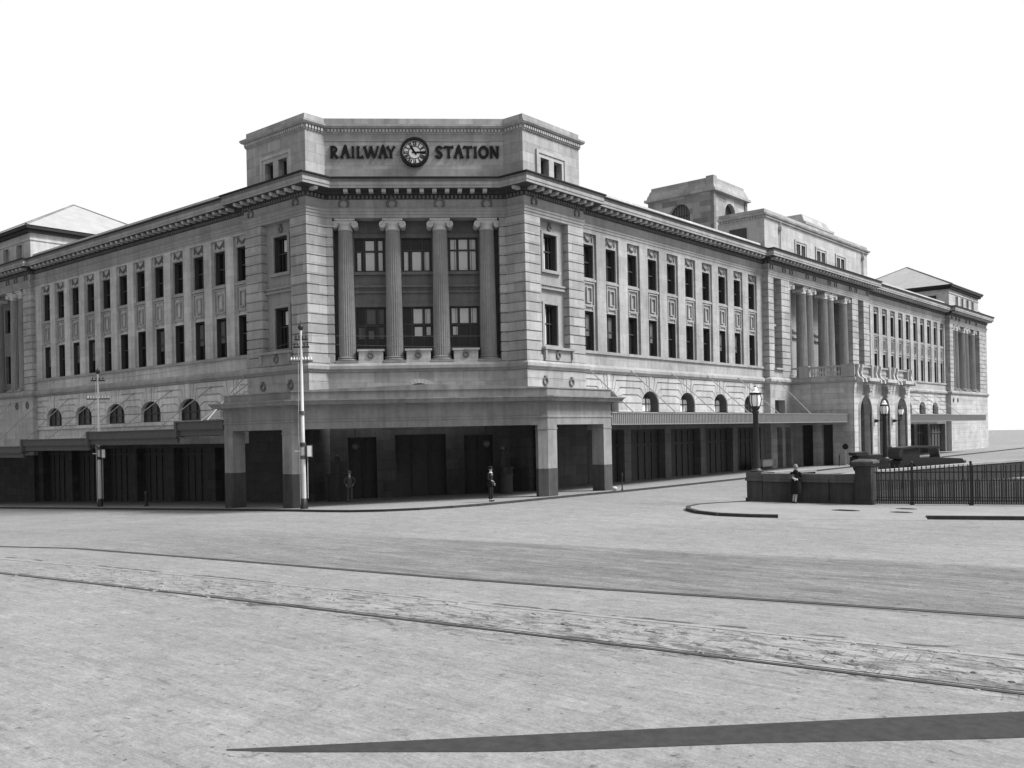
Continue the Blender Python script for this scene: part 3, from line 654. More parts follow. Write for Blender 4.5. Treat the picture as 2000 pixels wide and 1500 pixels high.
def big_window(c, z, h, transom, reflections, bm='blind'):  # 'blind' here is the painted pane reflection
    w = make_window('facade_window', 1.86, h, [(-.78, .03), (-.36, .07), (-.28, .02), (.28, .02), (.36, .07), (.78, .03), (-.5, .02), (.5, .02)], [(transom, .1)], reflections, border=.07, mats=('sash', 'glass'), bm=bm)
    place(w, 'D', c, -1.45, z)
big_window(-2.83, 13.2, 2.05, 1.25, [(-.76, -.54, .1, 1.2), (-.26, .3, .1, 1.2), (.5, .76, .1, 1.2), (-.26, .26, 1.32, 1.9), (.5, .78, 1.32, 1.9)])
big_window(0, 13.2, 2.05, 1.3, [(-.76, -.5, .1, 1.22), (-.3, .3, .1, 1.22), (.46, .76, .1, 1.22)])
big_window(2.83, 13.2, 2.05, 1.3, [(-.8, -.42, .1, 1.25), (-.26, .3, .1, 1.25), (.42, .8, .1, 1.25), (-.8, -.42, 1.36, 1.96), (-.26, .3, 1.36, 1.96), (.42, .8, 1.36, 1.96)])
big_window(-2.83, 8.55, 2.52, 1.4, [(-.16, .16, .6, 1.1), (-.76, -.42, .6, 1.3), (.44, .78, .6, 1.3), (-.26, .28, 1.5, 2.4), (.44, .78, 1.5, 2.4)], 'dimblind')
big_window(0, 8.55, 2.52, 1.45, [(-.26, .3, 1.52, 2.4), (.44, .8, 1.52, 2.4), (-.2, .26, .75, 1.3), (.5, .78, .8, 1.3)])
big_window(2.83, 8.55, 2.52, 1.45, [(-.8, -.42, 1.52, 2.42), (-.26, .3, 1.52, 2.42), (.42, .8, 1.52, 2.42), (-.7, -.42, .8, 1.3)])
# balcony blocks between the column bases
for c, _ in WIN:
    mb = MB(); mb.fbox(FD, c - .72, c + .72, -1.2, -.1, 7.6, 8.3); mb.fbox(FD, c - .8, c + .8, -1.25, -.02, 8.3, 8.42); mb.fbox(FD, c - .78, c + .78, -.9, -.04, 7.6, 7.72)
    mb.build('window_apron', M['stone_lite'], ST); wreath('D', c, -.1, 8.05, .14)
# fluted ionic column
def ionic(h, r, name='column'):
    prof = [(r * 1.0, 0)] ; hb = .36; hc = .62
    pr = []
    for i in range(13):
        t = i / 12; rr = r * (1 - .16 * t ** 1.6); pr.append((rr, hb + (h - hb - hc) * t))
    mb = MB(); mb.lathe(pr, (0, 0, 0), 96, flute=.085, fl_n=24)
    col = mb.build(name, M['stone_col'], ST, True)
    b = MB(); b.box(-r * 1.36, r * 1.36, -r * 1.36, r * 1.36, 0, .14)
    b.lathe([(r * 1.3, .14), (r * 1.34, .19), (r * 1.3, .24), (r * 1.12, .26), (r * 1.1, .29), (r * 1.2, .32), (r * 1.18, .36), (r * 1.0, .40)], (0, 0, 0), 32); b.build('column_base', M['stone_col'], col, True)
    c = MB(); zt = h - .02; rt = r * .84
    c.box(-rt * 1.45, rt * 1.45, -rt * 1.3, rt * 1.3, zt - .1, zt); c.lathe([(rt * 1.0, zt - .66), (rt * 1.06, zt - .62), (rt * 1.02, zt - .58), (rt * 1.02, zt - .42), (rt * 1.25, zt - .3), (rt * 1.25, zt - .24)], (0, 0, 0), 32)
    c.box(-rt * 1.3, rt * 1.3, -rt * 1.1, rt * 1.1, zt - .26, zt - .1)
    for s in (-1, 1):
        x = s * rt * 1.42; z = zt - .34
        c.tube((x, -rt * 1.22, z), (x, rt * 1.22, z), .2, .2, 20)
        I = lambda u, n, zz: Vector((u, -n, zz))
        for e in (-1, 1):
            c.torus(lambda u, n, zz, e=e: Vector((u, -e * n, zz)), x, rt * 1.22, z, .165, .035, 20, 6); c.torus(lambda u, n, zz, e=e: Vector((u, -e * n, zz)), x, rt * 1.24, z, .08, .03, 14, 6)
            c.sphere((x, -e * rt * 1.26, z), .045, 8, 6)
    c.build('capital', M['stone_cap'], col, True)
    return col
M['stone_col'] = stone('column_stone', .26, row=50, width=60, blockvar=0, mortar=0, stain=.25)
M['stone_cap'] = stone('capital_stone', .5, row=50, width=60, blockvar=0, mortar=0, stain=.15)
c0 = ionic(8.6, .5); place(c0, 'D', -4.24, -.62, 7.6)
for c in (-1.41, 1.41, 4.24): place(dup(c0, ST), 'D', c, -.62, 7.6)
for c in (-4.24, -1.41, 1.41, 4.24): wreath('D', c, .02, 17.0, .27)
# lower storey of the diagonal front
mb = MB()
wall_open(mb, FD, -HD, HD, 4.4, 6.0, 0, -.7, [(-.62, .62, 5.4, 6.0)]); arch_panel(mb, FD, 0, .62, 6.0, .34, 7.1, -HD, HD, -.7, 0)
mb.build('lower_wall', M['stone'], ST)
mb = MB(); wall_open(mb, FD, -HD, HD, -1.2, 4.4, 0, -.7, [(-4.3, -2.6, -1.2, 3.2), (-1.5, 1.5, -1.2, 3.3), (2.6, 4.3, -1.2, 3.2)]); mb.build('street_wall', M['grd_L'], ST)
mb = MB()
for i in range(11):
    t0, t1 = PI * (i + .04) / 11, PI * (i + .96) / 11; R0, R1, q0, q1 = .63, 1.0, .35, .62
    mb.fpoly(FD, [(-R0 * math.cos(t0), 6 + q0 * math.sin(t0)), (-R1 * math.cos(t0), 6 + q1 * math.sin(t0)), (-R1 * math.cos(t1), 6 + q1 * math.sin(t1)), (-R0 * math.cos(t1), 6 + q0 * math.sin(t1))], -.02, .1)
mb.build('arch_hood', M['stone_lite'], ST)
mb = MB(); mb.fbox(FD, -5, 5, -.75, -.65, -1.2, 7)
for a in (-4.3, -3.45, -2.62, -1.5, -.5, .5, 1.48, 2.6, 3.45, 4.28): mb.fbox(FD, a, a + .07, -.65, -.5, -1.2, 3.3)
mb.fbox(FD, -4.3, 4.3, -.66, -.52, 2.2, 2.3); mb.build('entrance_doors', M['door'], ST)

# attic with the name and clock -----------------------------------------------
AT = [(-14.7, 9), (-14.7, .02), (-9, .02), (-9, 1.47), (-1.47, 9), (-.02, 9), (-.02, 14.7), (-8.5, 14.7)]
mb = MB()
for side, F in (('L', FL), ('R', FRt)):
    wall_open(mb, F, 9, 14.7, 18.35, 21.15, -.02, -1.3, [(10.62, 11.45, 18.6, 19.82), (11.95, 12.78, 18.6, 19.82)])
    mb.fbox(F, 8.98, 9.15, -1.5, -.03, 18.35, 21.15)
mb.fbox(FD, -HD, HD, -.6, -.02, 18.35, 21.15); mb.build('attic_wall', M['stone'], ST)
mb = MB()
mb.fbox(FD, -HD + .01, HD - .01, -.021, .015, 18.35, 19.08); mb.fbox(FD, -HD + .01, HD - .01, -.021, .012, 20.72, 21.15)
mb.build('name_panel_border', M['stone_trim'], ST)
mb = MB(); mb.sweep(AT, [(-.5, 21.15), (.06, 21.15), (.06, 21.42), (.22, 21.46), (.3, 21.56), (.3, 21.66), (.02, 21.72), (.0, 21.72), (0, 22.08), (-.5, 22.08)]); mb.build('attic_parapet', M['stone'], ST)
mb = MB(); mb.along(AT, .06, .17, 21.24, 21.4, .2, .12); mb.build('attic_dentils', M['stone_lite'], ST)['kind'] = 'stuff'
mb = MB(); mb.prism([(-14.4, .3), (-9.3, .3), (-9.3, 1.6), (-1.6, 9.3), (-.3, 9.3), (-.3, 14.4), (-14.4, 14.4)], 21.5, 21.6); mb.box(-14.68, -14.5, .05, 14.5, 18.35, 21.4); mb.box(-14.6, -.1, 14.5, 14.68, 18.35, 21.4); mb.build('attic_roof', M['stone_dark'], ST)
for side in 'LR':
    F = FRS[side]; mb = MB()
    for a, b, c, d, n in ((10.2, 10.4, 18.4, 20.25, .1), (13.0, 13.2, 18.4, 20.25, .1), (10.4, 13.0, 20.05, 20.25, .1), (10.4, 10.62, 18.4, 20.05, .04), (12.78, 13.0, 18.4, 20.05, .04), (11.45, 11.95, 18.4, 19.82, .04), (10.62, 12.78, 19.82, 20.05, .04)):
        mb.fbox(F, a, b, -.03, n, c, d)
    mb.build('window_surround', M['stone_lite'], ST)
    for c in (11.035, 12.365): w = make_window('attic_window', .83, 1.22, [(0, .04)], [(.6, .04)]); place(w, side, c, -.45, 18.6)

# lettering ----------------------------------------------------------------------
def ribbon(mb, F, pts, ws, n0, n1):
    k = len(pts); Ls = []; Rs = []
    for i in range(k):
        a = pts[max(0, i - 1)]; b = pts[min(k - 1, i + 1)]; dx, dz = b[0] - a[0], b[1] - a[1]; L = math.hypot(dx, dz); nx, nz = -dz / L, dx / L
        Ls.append((pts[i][0] + nx * ws[i] / 2, pts[i][1] + nz * ws[i] / 2)); Rs.append((pts[i][0] - nx * ws[i] / 2, pts[i][1] - nz * ws[i] / 2))
    for i in range(k - 1): mb.fpoly(F, [Ls[i], Ls[i + 1], Rs[i + 1], Rs[i]], n0, n1)
def stem(x0, z0, x1, z1, w=.15, f0=1.55, f1=1.55):
    P = []; Wd = []
    for t, m in ((0, f0), (.07, 1 + (f0 - 1) * .55), (.2, 1), (.8, 1), (.93, 1 + (f1 - 1) * .55), (1, f1)): P.append((x0 + (x1 - x0) * t, z0 + (z1 - z0) * t)); Wd.append(w * m)
    return P, Wd
def arc(cx, cz, rx, rz, a0, a1, w, n=12, f0=1, f1=1):
    P = []; Wd = []
    for i in range(n + 1):
        t = math.radians(a0 + (a1 - a0) * i / n); P.append((cx + rx * math.cos(t), cz + rz * math.sin(t))); e = i / n
        Wd.append(w * (1 + (f0 - 1) * max(0, 1 - e * 4) + (f1 - 1) * max(0, 1 - (1 - e) * 4)))
    return P, Wd
LET = {
 'R': (.58, [stem(.13, 0, .13, 1), arc(.17, .74, .3, .22, 95, -95, .13), stem(.24, .5, .52, 0, .15, 1, 1.5), ([(.1, .96), (.2, .96)], [.08, .08])]),
 'A': (.66, [stem(.1, 0, .33, 1.1, .13, 1.8, .5), stem(.56, 0, .34, 1.14, .16, 1.6, .5), ([(.2, .42), (.33, .47), (.46, .42)], [.08, .1, .08])]),
 'I': (.26, [stem(.13, 0, .13, 1)]),
 'L': (.54, [stem(.13, 0, .13, 1), ([(.1, .07), (.35, .06), (.5, .12)], [.13, .11, .24])]),
 'W': (1.0, [stem(.08, 1, .28, 0, .15, 1.5, .5), stem(.5, .95, .29, 0, .11, 1.2, .5), stem(.46, 1, .68, 0, .15, 1.4, .5), stem(.92, 1, .69, 0, .11, 1.6, .5)]),
 'Y': (.58, [stem(.07, 1, .3, .45, .14, 1.6, 1), stem(.53, 1, .3, .45, .11, 1.7, 1), stem(.3, .5, .3, 0, .15, 1, 1.6)]),
 'S': (.5, [arc(.27, .75, .17, .2, 20, 200, .14, 10, 1.4, 1), ([(.105, .70), (.18, .57), (.34, .44), (.41, .3)], [.14, .17, .17, .14]), arc(.25, .27, .17, .22, 15, -170, .14, 10, 1, 1.5)]),
 'T': (.62, [stem(.31, 0, .31, .95, .15, 1.5, 1), ([(.02, .86), (.12, .95), (.31, .93), (.5, .93), (.6, .95)], [.14, .14, .11, .11, .2])]),
 'O': (.64, [arc(.32, .5, .24, .44, 0, 180, .15, 18), arc(.32, .5, .24, .44, 180, 360, .15, 18)]),
 'N': (.62, [stem(.12, 0, .12, 1, .12, 1.6, 1.5), stem(.1, 1, .52, -.02, .16, 1.2, .5), stem(.52, 0, .52, 1, .12, .6, 1.7)]),
}
px = lambda x: -4.98 + (x - 1025) * .00542
sx = lambda x: 1.21 + (x - 845 - 3) * (3.80 / 128.0) 
words = [('R', px(1022), px(1112)), ('A', px(1132), px(1242)), ('I', px(1256), px(1288)), ('L', px(1308), px(1392)), ('W', px(1384), px(1560)), ('A', px(1544), px(1650)), ('Y', px(1636), px(1732))]
q = lambda x: 1.21 + (x - 115) / (1800 - 115) * 3.82
words += [('S', q(112), q(318)), ('T', q(335), q(610)), ('A', q(595), q(862)), ('T', q(845), q(1105)), ('I', q(1120), q(1228)), ('O', q(1250), q(1530)), ('N', q(1540), q(1805))]
for ch, a, b in words:
    wd, strokes = LET[ch]; mb = MB(); sc = (b - a) / wd
    for i, (P, Wd) in enumerate(strokes): 
        ribbon(mb, FD, [(a + x * sc, 19.71 + z * .70) for x, z in P], [w * .63 * (sc + .70) for w in Wd], .0, .09 + i * .003)
    mb.build('letter', M['black'], ST)
# clock
mb = MB(); cz = 20.03; seg = 48
def ring(mb, r0, r1, n0, n1, cu=0):
    for i in range(seg):
        t0, t1 = 2 * PI * i / seg, 2 * PI * (i + 1) / seg
        mb.fpoly(FD, [(cu + r0 * math.cos(t0), cz + r0 * math.sin(t0)), (cu + r1 * math.cos(t0), cz + r1 * math.sin(t0)), (cu + r1 * math.cos(t1), cz + r1 * math.sin(t1)), (cu + r0 * math.cos(t1), cz + r0 * math.sin(t1))], n0, n1)
ring(mb, .715, .86, -.02, .34); clock = mb.build('clock', M['black'], ST)
mb = MB(); mb.fpoly(FD, [(.73 * math.cos(2 * PI * i / 40), cz + .73 * math.sin(2 * PI * i / 40)) for i in range(40)], .0, .1); mb.build('dial', M['face'], clock)
mb = MB(); ring(mb, .34, .39, .1, .106); ring(mb, .64, .68, .1, .106)
ROM = ['XII', 'I', 'II', 'III', 'IIII', 'V', 'VI', 'VII', 'VIII', 'IX', 'X', 'XI']
for h in range(12):
    a = PI / 2 - h * PI / 6; er = (math.cos(a), math.sin(a)); et = (math.sin(a), -math.cos(a)); s = ROM[h]
    wd = {'I': .062, 'V': .12, 'X': .12}; tot = sum(wd[c] for c in s); x = -tot / 2
    T = lambda u, r: (er[0] * r + et[0] * u, cz + er[1] * r + et[1] * u)
    for c in s:
        w = wd[c]; xc = x + w / 2
        bars = {'I': [((xc, .4), (xc, .63), .05)], 'V': [((xc - .035, .63), (xc, .4), .05), ((xc + .035, .63), (xc, .4), .035)], 'X': [((xc - .04, .63), (xc + .04, .4), .05), ((xc + .04, .63), (xc - .04, .4), .035)]}[c]
        for p0, p1, ww in bars: ribbon(mb, FD, [T(*p0), T(*p1)], [ww, ww], .1, .108)
        x += w
mb.build('numerals', M['black'], clock)
for ang, L, w, n in ((90, .66, .1, .13), (-33, .5, .12, .115)):
    t = math.radians(90 - ang); mb = MB(); ribbon(mb, FD, [(-.16 * math.cos(t), cz - .16 * math.sin(t)), (.3 * math.cos(t), cz + .3 * math.sin(t)), (L * math.cos(t), cz + L * math.sin(t))], [w * .8, w * 1.15, w * .6], n, n + .012); mb.build('clock_hand', M['black'], clock)

# ------------------------------------------------------------------ central pavilion on the right front (X = .2)
NP = .2
def bay(F, a, b, n, z0=8.3, doors=True):
    mb = MB(); c = (a + b) / 2; w = (b - a) * .36
    wall_open(mb, F, a, b, 7.6, 16.2, n - .7, n - 1.3, [(c - w, c + w, 8.6, 11.1), (c - w, c + w, 13.2, 15.3)]); mb.fbox(F, a - .05, b + .05, n - .7, n + .2, 8.28, 8.42)
    mb.fbox(F, a, b, n - .7, n - .45, 12.1, 12.3); mb.fbox(F, a, b, n - .7, n - .02, 7.6, 8.28); mb.build('bay_wall', M['stone_trim'], ST)
    for z, h in ((8.6, 2.5), (13.2, 2.1)): place(make_window('bay_window', w * 2, h, [(0, .04)], [(h * .5, .06)]), 'R' if F is FRt else 'L', c, n - 1.0, z)
for a, b in ((42, 43.05), (44.65, 46.35), (61.75, 63.4), (65.0, 66.6)): mb = MB(); courses(mb, FRt, a, b, -1.6, NP, 7.6, 16.2); mb.build('pavilion_pier', M['stone'], ST)
bay(FRt, 43.05, 44.65, NP); bay(FRt, 63.4, 65.0, NP)
mb = MB(); wn = [(48.0, 49.6), (53.2, 54.9), (58.5, 60.1)]
wall_open(mb, FRt, 46.3, 61.8, 7.5, 16.3, NP - 2.2, NP - 2.8, [q for a, b in wn for q in ((a, b, 8.0, 11.3), (a, b, 13.0, 15.3))]); mb.fbox(FRt, 46.3, 61.8, NP - 2.8, NP - .9, 16.21, 16.5); mb.fbox(FRt, 46.3, 61.8, NP - 2.2, NP, 7.4, 7.61)
for z in (11.7, 12.3): mb.fbox(FRt, 46.3, 61.8, NP - 2.2, NP - 2.0, z, z + .2)
mb.build('recess_wall', M['stone_trim'], ST)
for a, b in wn:
    for z, h in ((8.0, 3.3), (13.0, 2.3)): place(make_window('bay_window', b - a, h, [(-.3, .04), (.3, .04)], [(h * .6, .08)]), 'R', (a + b) / 2, NP - 2.45, z)
for u in (47.1, 50.55, 52.1, 55.75, 57.35, 60.95): place(dup(c0, ST), 'R', u, NP - .68, 7.6)
for u in (42.6, 45.2, 46.7, 50.3, 52.0, 55.6, 57.2, 61.2, 62.7, 66.0): wreath('R', u, NP + .02, 17.0, .27)
mb = MB(); wall_open(mb, FRt, 42, 46.5, -.5, 7.06, NP, NP - .8, [(43.2, 44.3, -.5, 3.3), (44.95, 46.1, -.5, 3.3), (42.9, 45.0, 4.3, 5.65)])
wall_open(mb, FRt, 61.6, 66.6, -.5, 7.06, NP, NP - .8, [(62.6, 64.0, -.5, 3.3), (64.6, 65.8, -.5, 3.3)]); wall_open(mb, FRt, 46.5, 61.6, -.5, 7.06, NP, NP - .8, [(48, 50.5, -.5, 3.6), (52.6, 55.4, -.5, 3.6), (57.6, 60, -.5, 3.6)])
for z in range(1, 12): pass
mb.build('ground_wall', M['stone'], ST)
mb = MB(); mb.fbox(FRt, 42.1, 66.5, NP - .8, NP - .6, -.4, 6.9); mb.fbox(FRt, 43.6, 43.68, NP - .6, NP - .5, 4.3, 5.6); mb.fbox(FRt, 44.2, 44.28, NP - .6, NP - .5, 4.3, 5.6); mb.fbox(FRt, 43.72, 43.8, NP - .6, NP - .5, 0, 3.3); mb.build('doors', M['door'], ST)

# projecting porch ---------------------------------------------------------------
PN = 5.6
mb = MB(); ac = (49.2, 53.95, 58.9); hw = 1.5
courses(mb, FRt, 61.05, 61.6, NP, PN - .6, -.4, 7.04, h=.6, gap=.03, rec=.02); courses(mb, FRt, 46.5, 47.05, NP, PN - .6, 3.45, 7.04, h=.6, gap=.03, rec=.02)
for n0, n1 in ((NP, .9), (2.0, 2.75), (3.75, PN - .6)): mb.fbox(FRt, 46.5, 47.05, n0, n1, -.4, 3.45)
ed = [46.5, 51.55, 56.4, 61.6]
for a, e0, e1 in zip(ac, ed[:-1], ed[1:]):
    arch_panel(mb, FRt, a, hw, 4.35, 1.55, 7.04, e0, e1, PN - .6, PN - .02, 20)
    mb.fbox(FRt, e0, a - hw, PN - .6, PN - .02, -.4, 4.35); mb.fbox(FRt, a + hw, e1, PN - .6, PN - .02, -.4, 4.35)
    k = 12; st = 7.44 / k
    for i in range(k):
        z0, z1 = -.4 + st * i + .015, -.4 + st * (i + 1) - .015
        zm = (z0 + z1) / 2; w = hw + .22 if zm < 4.35 else ((hw + .22) * math.sqrt(max(0, 1 - ((zm - 4.35) / 1.85) ** 2)) if zm < 6.2 else 0)
        if w > 0:
            mb.fbox(FRt, e0, a - w, PN - .05, PN, z0, z1); mb.fbox(FRt, a + w, e1, PN - .05, PN, z0, z1)
        else: mb.fbox(FRt, e0, e1, PN - .05, PN, z0, z1)
for uu in (46.5, 61.58): mb.fbox(FRt, uu, uu + .02, PN - .6, PN - .02, 4.35, 7.04)
mb.build('porch_wall', M['stone_base'], ST)
mb = MB(); mb.fbox(FRt, 47.06, 47.12, NP, PN - .62, -.4, 3.5); mb.build('porch_side_doors', M['door'], ST)
for a in ac:
    mb = MB()
    for r0, r1, n in ((hw, hw + .1, PN + .1), (hw + .1, hw + .2, PN + .04)):
        pr = [(a - (r0) * math.cos(PI * i / 20), 4.35 + (r0 + .05) * math.sin(PI * i / 20)) for i in range(21)]; po = [(a - r1 * math.cos(PI * i / 20), 4.35 + (r1 + .05) * math.sin(PI * i / 20)) for i in range(21)]
        for i in range(20): mb.fpoly(FRt, [pr[i], pr[i + 1], po[i + 1], po[i]], PN - .1, n)
        for s in (-1, 1): x0, x1 = sorted((a + s * r0, a + s * r1)); mb.fbox(FRt, x0, x1, PN - .1, n, 0, 4.35)
    mb.build('archivolt', M['stone_lite'], ST)
    mb = MB(); mb.fpoly(FRt, [(a - .24, 5.75), (a + .24, 5.75), (a + .38, 6.75), (a - .38, 6.75)], PN - .05, PN + .3); mb.fbox(FRt, a - .45, a + .45, PN, PN + .55, 6.55, 6.8); mb.tube(FRt(a - .3, PN + .36, 6.35), FRt(a + .3, PN + .36, 6.35), .2, .2, 12); mb.tube(FRt(a - .22, PN + .3, 5.95), FRt(a + .22, PN + .3, 5.95), .12, .12, 10)
    mb.build('keystone_console', M['stone_trim'], ST)
mb = MB(); PP = [(.1, 46.5), (5.6, 46.5), (5.6, 61.6), (.1, 61.6)]
mb.sweep(PP, [(-.6, 7.05), (.05, 7.05), (.1, 7.14), (.22, 7.2), (.22, 7.42), (.1, 7.5), (-.6, 7.5)]); mb.box(.3, 5.2, 46.9, 61.2, 6.9, 7.45); mb.build('porch_cornice', M['stone_trim'], ST)
def baluster_mb(): 
    m = MB(); m.lathe([(.07, 0), (.07, .06), (.05, .09), (.1, .22), (.105, .3), (.06, .46), (.045, .6), (.07, .64), (.075, .7)], (0, 0, 0), 10); return m
bal = baluster_mb().build('baluster', M['stone_lite'], ST, True); first = True
def run(x0, y0, x1, y1, n):
    global first
    for i in range(n):
        t = (i + .5) / n; loc = (x0 + (x1 - x0) * t, y0 + (y1 - y0) * t, 7.66)
        if first: bal.location = loc; first = False
        else: dup(bal, ST, loc)
run(1.9, 46.55, 4.5, 46.55, 11)
for e0, e1 in ((48.2, 50.3), (53, 55), (57.9, 59.9)): run(5.5, e0, 5.5, e1, 8)
mb = MB(); mb.box(.2, 5.75, 46.4, 46.7, 7.5, 7.66); mb.box(.2, 5.75, 46.38, 46.72, 8.36, 8.5); mb.box(5.35, 5.65, 46.4, 61.7, 7.5, 7.66); mb.box(5.33, 5.67, 46.4, 61.7, 8.36, 8.5); mb.box(.2, 5.75, 61.4, 61.7, 7.5, 8.5)
for x0, x1 in ((.9, 1.8), (4.6, 5.7)): mb.box(x0, x1, 46.35, 46.75, 7.5, 8.6)
for y in (46.3, 50.6, 55.3, 60.6): mb.box(5.3, 5.75, y, y + 1.2, 7.5, 8.6)
mb.build('balustrade', M['stone_trim'], ST)
mb = MB()
for a in ac: mb.fbox(FRt, a - 1.25, a + 1.25, PN + .1, PN + .85, 7.12, 7.4)
for y in (46.6, 47.5, 51.2, 52.2, 55.9, 56.8, 61.0):
    pr = [(PN, 7.0), (PN + .75, 7.0), (PN + .7, 7.3), (PN + .4, 7.5), (PN + .3, 7.9), (PN + .42, 8.3), (PN + .42, 8.55), (PN, 8.55)]
    k = len(pr); vs = [(FRt(y, n, z)) for n, z in pr] + [FRt(y + .28, n, z) for n, z in pr]
    mb.add(vs, [tuple(range(k)), tuple(range(2 * k - 1, k - 1, -1))] + [(i, (i + 1) % k, (i + 1) % k + k, i + k) for i in range(k)])
mb.build('balcony_bracket', M['stone_lite'], ST)
for y in (51.55, 56.4):      # wall lanterns between the porch arches
    w = MB(); w.tube((5.6, y, 3.7), (5.9, y, 3.7), .16, .12, 8); w.tube((5.9, y, 3.7), (6.35, y, 3.75), .04, .04, 6); w.tube((6.35, y, 3.75), (6.35, y, 4.2), .05, .09, 8); w.lathe([(.17, 4.2), (.2, 4.26)], (6.35, y, 0), 8)
    w.lathe([(.27, 4.74), (.25, 4.8), (.05, 4.95), (.02, 5.1)], (6.35, y, 0), 8); L = w.build('wall_lantern', M['iron'], ST)
    w = MB(); w.lathe([(.15, 4.24), (.25, 4.6), (.24, 4.76)], (6.35, y, 0), 8); w.build('lantern_glass', M['opal'], L, True)

# attic storey, roof block and tower above the central pavilion --------------------------
mb = MB(); us = (49.5, 54.25, 59.25)
wall_open(mb, FRt, 41.95, 66.9, 18.35, 21.2, 0, -.7, [q for c in us for q in ((c - 1.0, c - .12, 18.6, 19.85), (c + .12, c + 1.0, 18.6, 19.85))])
mb.box(-4.3, -.002, 41.9, 42.5, 18.35, 21.2); mb.box(-4.3, -.71, 66.3, 66.9, 18.35, 21.2); mb.box(-4.3, -4.0, 42, 66.8, 18.35, 21.2); mb.box(-4.2, -.3, 42, 66.8, 21.0, 21.3); mb.build('attic_wall', M['stone_lite'], ST)
mb = MB(); AP = [(-4.2, 41.9), (0, 41.9), (0, 66.9), (-4.2, 66.9)]
mb.sweep(AP, [(-.5, 21.2), (.06, 21.2), (.06, 21.38), (.25, 21.42), (.3, 21.55), (.02, 21.6), (.02, 21.95), (-.5, 21.95)]); mb.build('attic_parapet', M['stone'], ST)
mb = MB(); mb.along(AP, .06, .16, 21.22, 21.37, .24, .14); mb.build('attic_dentils', M['stone_lite'], ST)['kind'] = 'stuff'
for c in us:
    mb = MB()
    for a, b, z0, z1, n in ((c - 1.35, c - 1.18, 18.4, 20.2, .1), (c + 1.18, c + 1.35, 18.4, 20.2, .1), (c - 1.18, c + 1.18, 20.04, 20.2, .1), (c - 1.18, c - 1.0, 18.4, 20.04, .04), (c + 1.0, c + 1.18, 18.4, 20.04, .04), (c - .12, c + .12, 18.4, 19.85, .04), (c - 1, c + 1, 19.85, 20.04, .04)): mb.fbox(FRt, a, b, -.05, n, z0, z1)
    mb.build('window_surround', M['stone_lite'], ST)
    for d in (-.56, .56): place(make_window('attic_window', .88, 1.25, [(0, .04)], [(.65, .04)]), 'R', c + d, -.4, 18.6)
w = MB(); w.box(-3.2, -1.6, 41.86, 41.9, 19.6, 20.55); w.build('attic_window', M['sash'], ST)
for i, (x, y) in enumerate(((0, 44.9), (0, 65.3))):
    w = MB(); w.tube((.12, y, 18.6), (.12, y, 21.4), .07, .07, 8); w.box(.02, .3, y - .15, y + .15, 20.5, 20.8); w.sphere((.2, y, 18.6), .28, 8, 6); w.build('downpipe', M['stone_lite'], ST)
def battered_box(mb, x0, x1, y0, y1, z0, zl, zt, lip=.35, bat=.35, lt=.22):
    mb.box(x0, x1, y0, y1, z0, zl); mb.box(x0 - lip, x1 + lip, y0 - lip, y1 + lip, zl, zl + lt)
    z1 = zl + lt; mb.hexa([(x0 - lip * .4, y0 - lip * .4, z1), (x1 + lip * .4, y0 - lip * .4, z1), (x1 + lip * .4, y1 + lip * .4, z1), (x0 - lip * .4, y1 + lip * .4, z1), (x0 + bat, y0 + bat, zt), (x1 - bat, y0 + bat, zt), (x1 - bat, y1 - bat, zt), (x0 + bat, y1 - bat, zt)])
mb = MB(); battered_box(mb, -10, -3.1, 58, 64.9, 18.3, 23.55, 24.7); mb.build('roof_block', M['stone'], ST)
# tower
mb = MB(); tx0, tx1, ty0, ty1 = -16.2, -9.0, 50.4, 57.6
FT = FR((tx1, ty0), (-1, 0), (0, -1)); FT2 = FR((tx1, ty0), (0, 1), (1, 0))
for Fx, c in ((FT, 3.75), (FT2, 3.6)):
    mb.fbox(Fx, .0 if Fx is FT else .6, c - 1.15, -.6, 0, 18.3, 24.8); mb.fbox(Fx, c + 1.15, 7.2, -.6, 0, 18.3, 24.8); mb.fbox(Fx, c - 1.15, c + 1.15, -.6, 0, 18.3, 21.9)
    arch_panel(mb, Fx, c, 1.15, 24.8, 1.15, 26.7, 0, 7.2, -.6, 0, 18)
mb.box(tx0, tx0 + .3, ty0, ty1, 18.3, 26.7); mb.box(tx0, tx1, ty1 - .3, ty1, 18.3, 26.7)
mb.build('tower_wall', M['stone_tower'], ST)
for bb in ((tx1 - .25, tx1 + .12, ty0 - .12, ty0 + .25), (tx0 - .1, tx0 + .5, ty0 - .1, ty0 + .4), (tx1 - .3, tx1 + .1, ty1 - .4, ty1 + .1)): mb = MB(); mb.box(*bb, 18.3, 26.66); mb.build('tower_buttress', M['stone_dark'], ST)
mb = MB(); TP = [(tx0, ty1), (tx0, ty0), (tx1, ty0), (tx1, ty1)]
mb.box(tx0 - .4, tx1 + .4, ty0 - .4, ty1 + .4, 26.66, 26.9)
for z0, z1, e0, e1 in ((26.9, 27.3, .22, .12), (27.3, 27.75, .08, -.06), (27.75, 28.1, -.14, -.16)):
    mb.hexa([(tx0 - e0, ty0 - e0, z0), (tx1 + e0, ty0 - e0, z0), (tx1 + e0, ty1 + e0, z0), (tx0 - e0, ty1 + e0, z0), (tx0 - e1, ty0 - e1, z1), (tx1 + e1, ty0 - e1, z1), (tx1 + e1, ty1 + e1, z1), (tx0 - e1, ty1 + e1, z1)])
mb.box(tx1 - .7, tx1 + .12, ty0 - .13, ty0 + .6, 26.9, 28.18); mb.build('tower_parapet', M['stone'], ST)
lun = arched_window('tower_window', 1.15, 2.9, 1.15, (-.8, -.5, -.17, .17, .5, .8), ('sash', 'blockgl'))if False else None
M['tglass'] = plain('grey_lit_glass', .16, .4, .3, .1)
